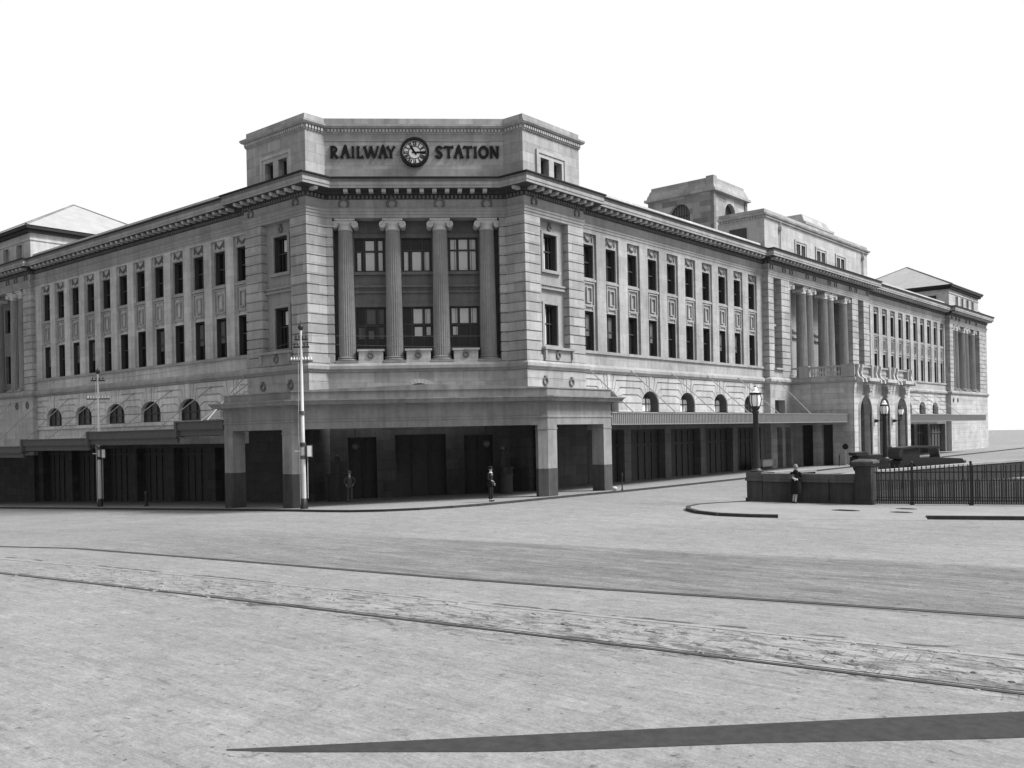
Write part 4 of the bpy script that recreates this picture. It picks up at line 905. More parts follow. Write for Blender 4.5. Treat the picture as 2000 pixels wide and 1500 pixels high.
for (x, y, rz) in ((tx1 - 3.75, ty0 + .45, 0), (tx1 - .45, ty0 + 3.6, PI / 2)):
    o = arched_window('tower_window', 1.15, 2.9, 1.15, (-.85, -.57, -.28, 0, .28, .57, .85), ('sash', 'tglass')); o.location = (x, y, 21.9); o.rotation_euler = (0, 0, rz)

# ------------------------------------------------------------------ end pavilions with hipped roofs
def hip(x0, x1, y0, y1, ze, zt, ov=.55):
    mb = MB(); cx, cy = (x0 + x1) / 2, (y0 + y1) / 2
    v = [(x0 - ov, y0 - ov, ze), (x1 + ov, y0 - ov, ze), (x1 + ov, y1 + ov, ze), (x0 - ov, y1 + ov, ze), (cx, cy, zt)]
    mb.add(v, [(0, 1, 4), (1, 2, 4), (2, 3, 4), (3, 0, 4), (0, 1, 2, 3)]); mb.build('hip_roof', M['slate'], ST)
    mb = MB()
    for a in v[:4]: mb.tube(a, v[4], .11, .09, 6)
    mb.build('hip_ridge', M['stone_dark'], ST)
    mb = MB(); mb.box(x0 - ov * .9, x1 + ov * .9, y0 - ov * .9, y1 + ov * .9, ze - .28, ze - .01); mb.box(x0 - .3, x1 + .3, y0 - .3, y1 + .3, ze - .55, ze - .28)
    mb.build('eaves', M['sima'], ST)
def attic_box(x0, x1, y0, y1, ze, sideL):
    mb = MB()
    F1 = FR((x1, y0), (-1, 0), (0, -1)); F2 = FR((x1, y0), (0, 1), (1, 0)); W_ = x1 - x0; D_ = y1 - y0
    o1 = [(1.5 + 2.6 * i, 2.6 + 2.6 * i, 18.75, 20.0) for i in range(5)]; o2 = [(3.0 + 2.6 * i, 4.0 + 2.6 * i, 18.75, 20.0) for i in range(4)]
    wall_open(mb, F1, 0, W_, 18.35, ze - .55, 0, -.7, o1); wall_open(mb, F2, 0.01, D_, 18.35, ze - .55, -.004, -.7, o2)
    mb.box(x0, x0 + .3, y0, y1, 18.35, ze - .5); mb.box(x0, x1, y1 - .3, y1, 18.35, ze - .5); mb.box(x0 + .3, x1 - .75, y0 + .75, y0 + .8, 18.35, ze - .5)
    mb.fbox(F1, -.05, W_, 0, .08, 20.15, 20.3); mb.fbox(F2, -.05, D_, 0, .08, 20.15, 20.3)
    for F, oo, e in ((F1, o1, W_), (F2, o2, D_)):
        for a, b, z0, z1 in oo: mb.fbox(F, a - .12, a, 0, .06, 18.4, 20.1); mb.fbox(F, b, b + .12, 0, .06, 18.4, 20.1)
    mb.build('attic_wall', M['stone_lite'], ST)
    for F, oo in ((F1, o1), (F2, o2)):
        for a, b, z0, z1 in oo: mb = MB(); mb.fbox(F, a, b, -.5, -.4, z0, z1); mb.fbox(F, (a + b) / 2 - .03, (a + b) / 2 + .03, -.4, -.36, z0, z1); mb.build('attic_window', M['door'], ST)
attic_box(-59.8, -45.3, .1, 14.6, 21.3, True); hip(-59.8, -45.3, .1, 14.6, 21.3, 25.5)
attic_box(-14.3, .15, 96.5, 110.9, 21.2, False); hip(-14.3, .15, 96.5, 110.9, 21.2, 25.2)
# left end pavilion front
def endpav(F, side, n, u0, cols, name_u1):
    
    for a, b in ((u0, u0 + 1.5), (name_u1, name_u1 + 4)): mb = MB(); courses(mb, F, a, b, n - 1.6, n, 7.6, 16.2); mb.build('pavilion_pier', M['stone'], ST)
    mb = MB(); k = 5; L = name_u1 - u0 - 1.5; ops = []
    for i in range(k): c = u0 + 1.5 + L * (i + .5) / k; ops += [(c - .55, c + .55, 8.6, 11.1), (c - .55, c + .55, 13.2, 15.3)]
    wall_open(mb, F, u0 + 1.4, name_u1 + .1, 7.5, 16.3, n - 1.8, n - 2.4, ops); mb.fbox(F, u0 + 1.4, name_u1 + .1, n - 2.4, n - .9, 16.21, 16.5); mb.fbox(F, u0 + 1.4, name_u1 + .1, n - 2.3, n, 7.4, 7.61)
    mb.build('recess_wall', M['stone_lite'], ST)
    for a, b, z0, z1 in ops: place(make_window('pavilion_window', b - a, z1 - z0, [(0, .05)], [((z1 - z0) * .5, .07)]), side, (a + b) / 2, n - 2.1, z0)
    for u in cols: place(dup(c0, ST), side, u, n - .6, 7.6)
    mb = MB(); courses(mb, F, u0, name_u1 + 4, n - 1.2, n, 2.2 if side == 'L' else -.4, 7.06, h=.6, gap=.03, rec=.02); mb.build('lower_wall', M['stone_lite'], ST)
    if side == 'L': mb = MB(); mb.fbox(F, u0, name_u1 + 4, n - 1.2, n, -3.8, 2.2); mb.build('street_wall', M['grd_L'], ST)
    for u in [u0 + .8] + [c - .0 for c in cols]: wreath(side, u, n + .02, 17.0, .25)
    wreath(side, u0 + 1.0, n, 6.35, .2); wreath(side, u0 + 3.0, n, 6.35, .2)
endpav(FL, 'L', 0, 45.2, (47.9, 49.5, 53.2, 54.8, 58.5, 60.1), 61.5)
endpav(FRt, 'R', .2, 96.4, (99.2, 100.8, 104.2, 105.8, 109.2), 111)

# ------------------------------------------------------------------ corner canopy (porte cochere)
ZP = 5.62
CP = [(-10, 1), (-10, -5.1), (-4.1, -5.1), (5.1, 4.1), (5.1, 10), (-1, 10)]
CAN = MB(); CAN.sweep(CP, [(-.75, 3.68), (0, 3.68), (0, 4.03), (.04, 4.05), (.04, 4.14), (0, 4.16), (0, 4.82), (.12, 4.86), (.12, 4.9), (-.75, 4.9)])
CAN.box(-9.9, -4.5, -4.6, 0, 4.3, 4.5); canopy = CAN.build('corner_canopy', M['render'], ST)
mb = MB(); mb.sweep(CP, [(-.75, 4.901), (.44, 4.901), (.46, 4.94), (.54, 5.08), (.6, 5.1), (.6, 5.17), (.02, 5.19), (-.75, 5.19)]); mb.build('canopy_cornice', M['render'], canopy)
mb = MB(); mb.sweep(CP, [(-.4, 5.191), (0, 5.191), (0, ZP - .07), (.05, ZP - .06), (.05, ZP), (-.4, ZP)])
d = Vector((1, 1)) / R2; n_ = Vector((1, -1)) / R2; m0 = Vector((.5, -.5)); HL_ = 6.5
def cp(s, n, z): p = m0 + d * s + n_ * n; return (p.x, p.y, z)
mb.add([cp(-HL_, -.4, ZP + .001), cp(-HL_, .05, ZP + .001), cp(HL_, .05, ZP + .001), cp(HL_, -.4, ZP + .001), cp(.4, -.4, ZP + .24), cp(.4, .05, ZP + .24)], [(0, 1, 5, 4), (1, 2, 5), (2, 3, 4, 5), (3, 0, 4), (0, 1, 2, 3)])
mb.build('canopy_parapet', M['render'], canopy)
mb = MB(); mb.prism([(-9.6, .5), (-9.6, -4.7), (-4.3, -4.7), (4.7, 4.3), (4.7, 9.6), (-.6, 9.6), (-.6, 9), (-9, .5)], 5.0, 5.15); mb.prism([(-9.3, .5), (-9.3, -4.4), (-4.4, -4.4), (4.4, 4.4), (4.4, 9.3), (-.6, 9.3), (-.6, 9), (-9, .5)], 4.2, 4.26); mb.build('canopy_roof', M['stone_dark'], canopy)
def pillar(poly, cap):
    mb = MB(); zg = (lambda p: g(p[0]) - .05); c = Vector((sum(p[0] for p in poly) / len(poly), sum(p[1] for p in poly) / len(poly)))
    mb.prism(poly, zg, 3.68, 0); o = mb.build('pillar', M['pillar'], canopy)
    gr = lambda e: [tuple(c + (Vector(p) - c) * e) for p in poly]
    m2 = MB(); m2.prism(gr(1.02), zg, 1.42); m2.build('pillar_dado', M['dado2'], o)
    m3 = MB(); m3.prism(gr(1.06), 3.44, 3.52); m3.build('pillar_capital', M['render'], o)
M['pillar'] = stone('pillar_render', .27, row=50, width=60, blockvar=0, mortar=0, stain=.4)
M['tglass2'] = plain('dusty_globe_glass', .12, .4, .3, .1)  # globes coloured dim, the canopy shade put into the glass
M['pier_shaft'] = plain('dim_painted_shaft', .06, .8)  # shaft and bin colour darkened to paint in the canopy shade
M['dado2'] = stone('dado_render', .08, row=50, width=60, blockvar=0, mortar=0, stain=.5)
sq = lambda x0, y0, s=.78: [(x0, y0), (x0 + s, y0), (x0 + s, y0 + s), (x0, y0 + s)]
pillar(sq(-10, -5.1), 1); pillar([(-4.88, -5.1), (-4.1, -5.1), (-3.74, -4.74), (-4.1, -4.3), (-4.88, -4.4)], 1)
pillar([(5.1, 4.88), (5.1, 4.1), (4.74, 3.74), (4.3, 4.1), (4.4, 4.88)], 1); pillar(sq(4.32, 9.22), 1)
pillar(sq(.3, 9.3, .7), 0); pillar(sq(-10, -1.0, .7), 0)
# lamps on tapered piers inside the canopy and hanging globes
def thing(name, label, cat, loc, group=None): o = empty(name, loc); tag(o, label, cat, group); return o
for lab, x, y in (('pale globe lamp on a tapered pier under the canopy, behind the man facing the road', -7.0, .3), ('pale globe lamp on a tapered pier under the canopy, near its right corner pillar', -.9, 7.6)):
    z = g(x); t = thing('pier_lamp', lab, 'lamp', (x, y, z), 'globe lamps on piers under the canopy')
    a = MB(); a.box(-.42, .42, -.42, .42, 0, 1.42); a.box(-.48, .48, -.48, .48, 1.42, 1.52); a.build('pier', M['dado2'], t)
    a = MB(); a.lathe([(.2, 1.52), (.14, 2.4), (.17, 2.46), (.1, 2.5)], (0, 0, 0), 8); a.build('shaft', M['pier_shaft'], t, True)
    a = MB(); a.sphere((0, 0, 2.63), .17, 14, 10); a.build('globe', M['tglass2'], t, True)
for lab, s in (('dim round globe hanging under the canopy, left of the two', -3.7), ('dim round globe hanging under the canopy, right of the two', 3.75)):
    p = FD(s, 2.2, 0); t = thing('hanging_lamp', lab, 'lamp', (p.x, p.y, 2.7), 'globes hanging under the canopy')
    a = MB(); a.sphere((0, 0, 0), .2, 14, 10); a.build('globe', M['tglass2'], t, True); a = MB(); a.tube((0, 0, .18), (0, 0, 1.52), .02, .02, 6); a.build('rod', M['iron'], t)
p = (.2, 6.6); t = MB(); t.lathe([(.36, 0), (.36, 1.05), (.4, 1.08), (.4, 1.15), (.0, 1.16)], (p[0], p[1], g(p[0])), 20); tag(t.build('bin', M['pier_shaft'], None, True), 'pale round bin in the shade behind the right corner pillar of the canopy', 'bin')

# ------------------------------------------------------------------ awnings
def rods(parent, pts):
    for a, b in pts:
        mb = MB(); mb.tube(a, b, .035, .035, 6); mb.sphere(a, .08, 6, 4); mb.build('tie_rod', M['rod'], parent)
steps = [(-10.02, -14.8, 4.32, 3.84), (-14.8, -25.45, 3.90, 3.42), (-25.45, -35.35, 3.5, 3.05), (-35.35, -46.2, 3.02, 2.55), (-46.2, -57, 2.55, 2.08), (-57, -65.4, 2.1, 1.6)]
ra = {0: [(-15.6 + .9, -15.6 + .9)], 1: [(-19.65, 0), (-24.45, 0)], 2: [(-29.57, 0), (-34.6, 0)], 3: [(-39.6, 0), (-44.5, 0)], 4: [(-49.6, 0)], 5: []}
for i, (x1, x0, zt, zb) in enumerate(steps):
    mb = MB(); mb.box(x0, x1, -5.1, .34 if i < 4 else -.01, zt - .2, zt - .05); a = mb.build('street_awning', M['awning_top'], ST)
    mb = MB(); mb.box(x0 + .01, x1 - .01, -5.18, -5.1, zb, zt - .06); mb.box(x0, x1, -5.24, -5.0, zt - .06, zt); mb.box(x0 + .02, x1 - .02, -5.14, -5.08, zb - .06, zb); mb.build('fascia', M['awning'], a)
    mb = MB(); mb.box(x0 - .02, x0 + .2, -5.26, -4.7, zb - .42, zt + .02); mb.box(x0, x0 + .2, -4.7, -.02, zb, zt - .2); mb.box(x0 + .22, x1, -5.06, -4.9, zb - .36, zt - .2); mb.build('end_beam', M['awning'], a)
    mb = MB()
    for k in range(int((x1 - x0) / 2.6)): mb.box(x0 + 1.2 + k * 2.6, x0 + 1.32 + k * 2.6, -4.9, .3 if i < 4 else -.02, zt - .42, zt - .2)
    mb.build('rafters', M['awning'], a)
    rods(a, [((x, .33 if x > -45 else -.02, 6.65 if i else 7.0), (x, -3.6, zt)) for x, _ in ra[i]])
rods(canopy, [((-15.3, -.02, 7.1), (-12.4, -4.6, 4.35))])
for y0, y1, last in ((10.02, 46.45, 0), (61.65, 92.5, 1)):
    mb = MB(); mb.box(-.34 if not last else .22, 5.05, y0, y1, 4.05, 4.2); a = mb.build('street_awning', M['awning_top'], ST)
    mb = MB(); mb.box(5.05, 5.1, y0, y1, 3.68, 4.27); mb.box(5.0, 5.16, y0, y1, 4.27, 4.33); mb.box(5.0, 5.14, y0, y1, 3.62, 3.68)
    k = int((y1 - y0) / .2)
    for i in range(k): mb.box(5.1, 5.135, y0 + i * .2 + .04, y0 + i * .2 + .13, 3.68, 4.27)
    mb.build('fascia', M['awning2'], a)
    mb = MB(); 
    for i in range(int((y1 - y0) / 2.65)): mb.box(.25, 5.0, y0 + 1.2 + 2.65 * i, y0 + 1.32 + 2.65 * i, 3.8, 4.05)
    mb.build('rafters', M['awning'], a)
    rods(a, [((-.16 if not 42 < y < 66.5 else .36, y, 7.36), (3.35, y, 4.3)) for y in ((15.4, 20.6, 26.1, 31.5, 36.7, 43) if not last else (67, 72.5, 78, 83.3, 88.6))])

# ------------------------------------------------------------------ low wall, gate pier, lamps, fence
wd = Vector((1, .06)).normalized(); wn_ = Vector((-.06, 1)).normalized()
FW = FR((15.4, 5.28), (wd.x, wd.y), (-wn_.x, -wn_.y))        # front face n=0, towards the road
t = thing('boundary_wall', 'low dark stone wall with a heavy coping between the lamp pier and the gate pier', 'wall', (15.4, 5.28, 0))
def tb(parent, mb, name, m, smooth=False):
    o = mb.build(name, M[m], None, smooth); o.parent = parent; o.matrix_parent_inverse = Matrix.Translation(-Vector(parent.location)); return o
mb = MB(); mb.fbox(FW, .72, 3.62, -.5, 0, -.1, .95); mb.fbox(FW, 3.65, 4.72, -.5, 0, -.1, .95); mb.fbox(FW, .72, 4.72, -.52, .05, -.1, .13); tb(t, mb, 'wall_body', 'wall')
mb = MB(); mb.fbox(FW, .72, 3.62, -.56, .07, .9, 1.0); mb.fbox(FW, 3.65, 4.72, -.56, .07, .9, 1.0); mb.fbox(FW, .72, 4.72, -.54, .04, 1.0, 1.25); tb(t, mb, 'coping', 'wall_top')
mb = MB(); mb.fbox(FW, 0, .7, -.7, .04, -.1, .98); mb.fbox(FW, -.05, .72, -.75, .09, -.1, .15); tb(t, mb, 'pier', 'wall')
mb = MB(); mb.fbox(FW, -.06, .705, -.76, .1, .93, 1.05); mb.fbox(FW, -.02, .69, -.7, .06, 1.05, 1.31); tb(t, mb, 'pier_cap', 'wall_top')
t = thing('gate_pier', 'tall dark square stone pier with a rounded cap where the iron fence begins', 'gate pier', (20.3, 5.6, 0))
mb = MB(); mb.fbox(FW, 4.75, 5.4, -.6, .12, -.1, 1.7); mb.fbox(FW, 4.7, 5.45, -.65, .17, -.1, .15); tb(t, mb, 'shaft', 'wall')
mb = MB(); mb.fbox(FW, 4.62, 5.53, -.7, .24, 1.72, 1.8); mb.hexa([FW(4.62, -.7, 1.8), FW(5.53, -.7, 1.8), FW(5.53, .24, 1.8), FW(4.62, .24, 1.8), FW(4.75, -.58, 1.88), FW(5.4, -.58, 1.88), FW(5.4, .12, 1.88), FW(4.75, .12, 1.88)]); mb.fbox(FW, 4.7, 5.45, -.64, .17, 1.62, 1.72); tb(t, mb, 'cap', 'wall_top')

def street_lamp(x, y, z, label):
    t = thing('street_lamp', label, 'street lamp', (x, y, z), 'globe street lamps on stone piers')
    a = MB(); a.lathe([(.3, 0), (.3, .05), (.22, .09), (.2, .13), (.17, .16)], (0, 0, 0), 16); a.build('base', M['iron'], t, True)
    a = MB(); a.lathe([(.165, .15), (.15, .5), (.12, 2.62), (.15, 2.66), (.15, 2.74), (.12, 2.77), (.16, 2.86)], (0, 0, 0), 24, flute=.1, fl_n=12); a.build('shaft', M['iron'], t, True)
    a = MB(); a.lathe([(.15, 2.86), (.17, 2.92), (.23, 3.12), (.243, 3.3), (.215, 3.5)], (0, 0, 0), 20); a.build('globe', M['opal'], t, True)
    a = MB()
    for i in range(6):
        th = i * PI / 3 + .26; pr = [(.165, 2.86), (.19, 2.92), (.25, 3.12), (.263, 3.3), (.23, 3.52)]
        for (r0, z0), (r1, z1) in zip(pr[:-1], pr[1:]): a.tube((r0 * math.cos(th), r0 * math.sin(th), z0), (r1 * math.cos(th), r1 * math.sin(th), z1), .017, .017, 6)
    a.lathe([(.25, 3.48), (.265, 3.5), (.265, 3.56), (.24, 3.58)], (0, 0, 0), 20); a.lathe([(.16, 2.82), (.2, 2.9), (.185, 2.97), (.15, 2.99)], (0, 0, 0), 16); a.build('cage', M['iron'], t, True)
    a = MB(); a.lathe([(.2, 3.58), (.16, 3.62), (.12, 3.66), (.11, 3.75), (.05, 3.82)], (0, 0, 0), 16); a.build('cap', M['opal'], t, True)
    a = MB(); a.lathe([(.03, 3.8), (.045, 3.86), (.02, 3.9), (.004, 4.0)], (0, 0, 0), 8); a.build('finial', M['iron'], t, True)
    return t
street_lamp(15.72, 5.6, 1.31, 'nearer globe street lamp, standing on the dark pier of the low wall')
street_lamp(13.85, 28.7, 1.08, 'farther globe street lamp in front of the arched porch')
t = thing('lamp_pier', 'stone pier under the farther street lamp in front of the porch', 'pier', (13.85, 28.7, 0)); mb = MB(); mb.box(13.5, 14.2, 28.35, 29.05, -.1, .95); tb(t, mb, 'shaft', 'wall_top'); mb = MB(); mb.box(13.44, 14.26, 28.29, 29.11, .95, 1.08); tb(t, mb, 'cap', 'wall_top')
# iron fence
fd = Vector((1, .37)).normalized(); FF = FR((20.85, 5.72), (fd.x, fd.y), (fd.y, -fd.x)); LF = 12.0
t = thing('iron_fence', 'dark iron picket fence along the footpath, running right from the gate pier', 'fence', (20.85, 5.72, 0))
mb = MB()
for z in (.16, 1.32): mb.fbox(FF, 0, LF, -.02, .02, z, z + .05)
tb(t, mb, 'rail', 'iron')
ppk = MB(); ppk.box(-.02, .02, -.02, .02, .05, 1.56); ppk.lathe([(.02, 1.56), (.024, 1.6), (.002, 1.68)], (0, 0, 0), 6)
ps = MB(); ps.box(-.016, .016, -.016, .016, .05, .95); ps.lathe([(.014, .95), (.002, 1.02)], (0, 0, 0), 6)
a0 = a1 = None
for i in range(int(LF / .17)):
    for proto, off, nm in ((ppk, 0, 'picket'), (ps, .085, 'short_picket')):
        p = FF(.1 + i * .17 + off, 0, 0) - Vector(t.location)
        if i == 0: 
            o = proto.build(nm, M['iron'], t); o.location = p
            if proto is ppk: a0 = o
            else: a1 = o
        else:
            o = (a0 if proto is ppk else a1).copy(); COL.objects.link(o); o.parent = t; o.location = p
for u in (1.42, 3.6, 5.8, 8.0, 10.2):
    mb = MB(); mb.fbox(FF, u - .04, u + .04, -.04, .04, -.05, 1.7); mb.fbox(FF, u - .08, u + .08, -.08, .08, -.05, .12); mb.sphere(FF(u, 0, 1.74), .06, 8, 6); tb(t, mb, 'post', 'iron')
mb = MB(); e0, e1 = Vector((19.4, -.55)), Vector((24.1, 1.35)); nn_ = Vector((.37, -.93)) * .55
mb.add([(e0.x, e0.y, .001), (e1.x, e1.y, .001), (e1.x + nn_.x, e1.y + nn_.y, -.096), (e0.x + nn_.x, e0.y + nn_.y, -.096)], [(0, 1, 2, 3)]); struct(mb.build('kerb_crossing', M['pave']))
# ramp area behind the fence
mb = MB(); mb.add([(16.2, 6.9, .012), (20.9, 6.1, .012), (32.5, 10.6, .012), (40, 14, .012), (40, 30, .012), (20.4, 28, .012), (17.7, 9, .012)], [tuple(range(7))]); M['ramp'] = plain('dark_ramp_surface', .04, .95, .1, .25, 1.0); struct(mb.build('ramp_path', M['ramp']))
def low_wall(pts, h, w, label, nm='parapet_wall'):
    x0, y0 = pts[0]; t = thing(nm, label, 'wall', (x0, y0, 0))
    mb = MB(); m2 = MB()
    for a, b in zip(pts[:-1], pts[1:]):
        a, b = Vector(a), Vector(b); d = (b - a).normalized(); F = FR(a, d, Vector((d.y, -d.x))); L = (b - a).length
        mb.fbox(F, 0, L, -w / 2, w / 2, -.1, h - .12); m2.fbox(F, -.02, L + .02, -w / 2 - .05, w / 2 + .05, h - .12, h)
        for k in range(int(L / 2.4) + 1): mb.fbox(F, min(L - .3, k * 2.4), min(L, k * 2.4 + .3), -w / 2 - .03, w / 2 + .03, -.1, h - .121)
    tb(t, mb, 'wall_body', 'parwall'); tb(t, m2, 'coping', 'parcop'); return t
M['parwall'] = stone('parapet_stone', .055, row=50, width=50, blockvar=0, mortar=0, stain=.4); M['parcop'] = stone('parapet_coping', .3, row=50, width=50, blockvar=0, mortar=0, stain=.2)
low_wall([(17.5, 9.0), (17.6, 15.5), (19.3, 25), (22.5, 40)], .98, .4, 'pale coped parapet wall beyond the iron fence, below the parked cars')
low_wall([(14.9, 8.9), (15.7, 12.0)], 1.16, .4, 'short pale parapet wall just behind the lamp pier')
# second picket fence inside
t = thing('inner_fence', 'thin pale picket fence on the ramp seen through the iron fence', 'fence', (20.6, 8.2, 0)); mb = MB(); Fi = FR((20.0, 8.0), (fd.x, fd.y), (fd.y, -fd.x))
for i in range(90): mb.fbox(Fi, i * .11, i * .11 + .025, -.01, .01, 0, .95 )
for z in (.12, .85): mb.fbox(Fi, 0, 9.9, -.015, .015, z, z + .04)
tb(t, mb, 'pickets', 'dado')

# ------------------------------------------------------------------ telegraph poles
def pole(x, y, h, label, boxz, arms, rot):
    z0 = g(x); t = thing('telegraph_pole', label, 'pole', (x, y, z0), 'telegraph poles at the kerb'); t.rotation_euler = (0, 0, rot)
    a = MB(); a.lathe([(.2, 0), (.2, .1), (.15, .5), (.13, .52)], (0, 0, 0), 8); a.build('base', M['iron'], t, True)
    a = MB(); a.lathe([(.118, .5), (.115, 3.15), (.1, 3.16), (.09, 4.75), (.082, 4.76), (.06, h - .55), (.05, h - .45)], (0, 0, 0), 14); a.build('shaft', M['pole'], t, True)
    for z in (3.15, 4.75, boxz, boxz + .65):
        a = MB(); a.lathe([(.125, z - .09), (.145, z - .08), (.145, z + .08), (.12, z + .09)], (0, 0, 0), 12); a.build('band', M['awning'], t, True)
    a = MB(); a.lathe([(.04, h - .55), (.12, h - .45), (.15, h - .36), (.12, h - .27), (.03, h - .2), (.015, h - .1), (.003, h)], (0, 0, 0), 12); a.build('finial', M['iron'], t, True)
    a = MB(); a.box(.17, .45, -.16, .1, boxz, boxz + .6); a.box(.1, .2, -.05, .05, boxz + .1, boxz + .5); b = a.build('switch_box', M['awning'], t); a = MB(); a.box(.24, .44, -.18, -.16, boxz + .04, boxz + .56); a.build('cover', M['white'], b)
    a = MB(); a.tube((-.16, -.03, .2), (-.17, -.03, boxz + .3), .018, .018, 6); a.tube((-.17, -.03, boxz + .3), (-.2, -.03, boxz + 1.0), .018, .018, 6); a.tube((-.2, -.03, boxz + 1.0), (-.13, -.02, h - .9), .015, .015, 6); a.tube((.2, 0, .5), (.22, 0, boxz), .014, .014, 6); a.box(-.42, -.1, -.05, .05, boxz + .28, boxz + .34); a.build('conduit', M['pole'], t)
    for z, w, n, m in arms:
        a = MB(); a.box(-w / 2, w / 2, -.04, .04, z - .04, z + .04); ar = a.build('cross_arm', M['iron' if m != 'w' else 'awning'], t)
        a = MB()
        for i in range(n):
            xx = -w / 2 + w * (i + .5) / n
            a.lathe([(.015, z + .03), (.015, z + .09), (.045, z + .09), (.05, z + .13), (.03, z + .17), (.035, z + .2), (.01, z + .22)], (xx, 0, 0), 8)
        a.build('insulators', M['white' if m == 'w' else 'iron'], ar, True)
    return t
pole(-2.95, -5.3, 9.35, 'tall pale telegraph pole with cross arms at the kerb in front of the corner canopy', 2.55, [(7.3, 1.12, 8, 'w'), (8.0, .8, 5, 'd'), (8.38, .66, 4, 'd')], math.radians(41))
pole(-24.7, -4.75, 9.15, 'pale telegraph pole passing up through the stepped left awning', 3.15, [(7.0, 1.5, 8, 'w'), (8.2, .9, 4, 'd')], math.radians(41))
for lab, x, y, h, r in (('short dark hydrant post on the left footpath, between the awning and the kerb', -19.9, -4.2, .98, .09), ('thin dark marker post at the kerb just right of the canopy', 6.0, 9.6, 1.0, .035), ('thin post on the footpath in front of the porch side wall', 5.2, 44, 1.0, .05)):
    a = MB(); z = g(x); a.lathe([(r * 1.6, 0), (r * 1.6, .06), (r, .1), (r * .9, h * .72), (r * 1.35, h * .76), (r * 1.3, h * .86), (r * .9, h * .93), (r * .2, h)], (x, y, z), 12); tag(a.build('bollard', M['iron'], None, True), lab, 'post')
a = MB(); a.sphere((5.75, 9.2, .12), .14, 12, 8, (1.2, 1, .8)); tag(a.build('boulder', M['blockcourse'], None, True), 'small pale rounded stone at the foot of the right canopy pillar', 'stone')
t = thing('round_sign', 'dark round sign disc on a thin post against the side of the porch', 'sign', (5.0, 46.0, 0)); a = MB(); a.tube((0, 0, 0), (0, 0, 1.25), .03, .03, 6); a.lathe([(.2, 0), (.2, .05)], (0, 0, 0), 10); a.build('post', M['rod'], t); a = MB(); a.tube((0, -.02, 1.55), (0, -.06, 1.55), .25, .25, 20); a.build('disc', M['iron'], t)
t = thing('bench_box', 'pale low box against the wall under the right awning', 'box', (.6, 39.5, 0)); a = MB(); a.box(-.4, .4, -1.0, 1.0, .1, .6); a.build('body', M['stone_lite'], t); a = MB(); a.box(-.45, .45, -1.05, 1.05, .6, .66); a.build('lid', M['stone_lite'], t); a = MB(); a.box(-.35, .35, -.95, .95, 0, .1); a.build('plinth', M['wall'], t)

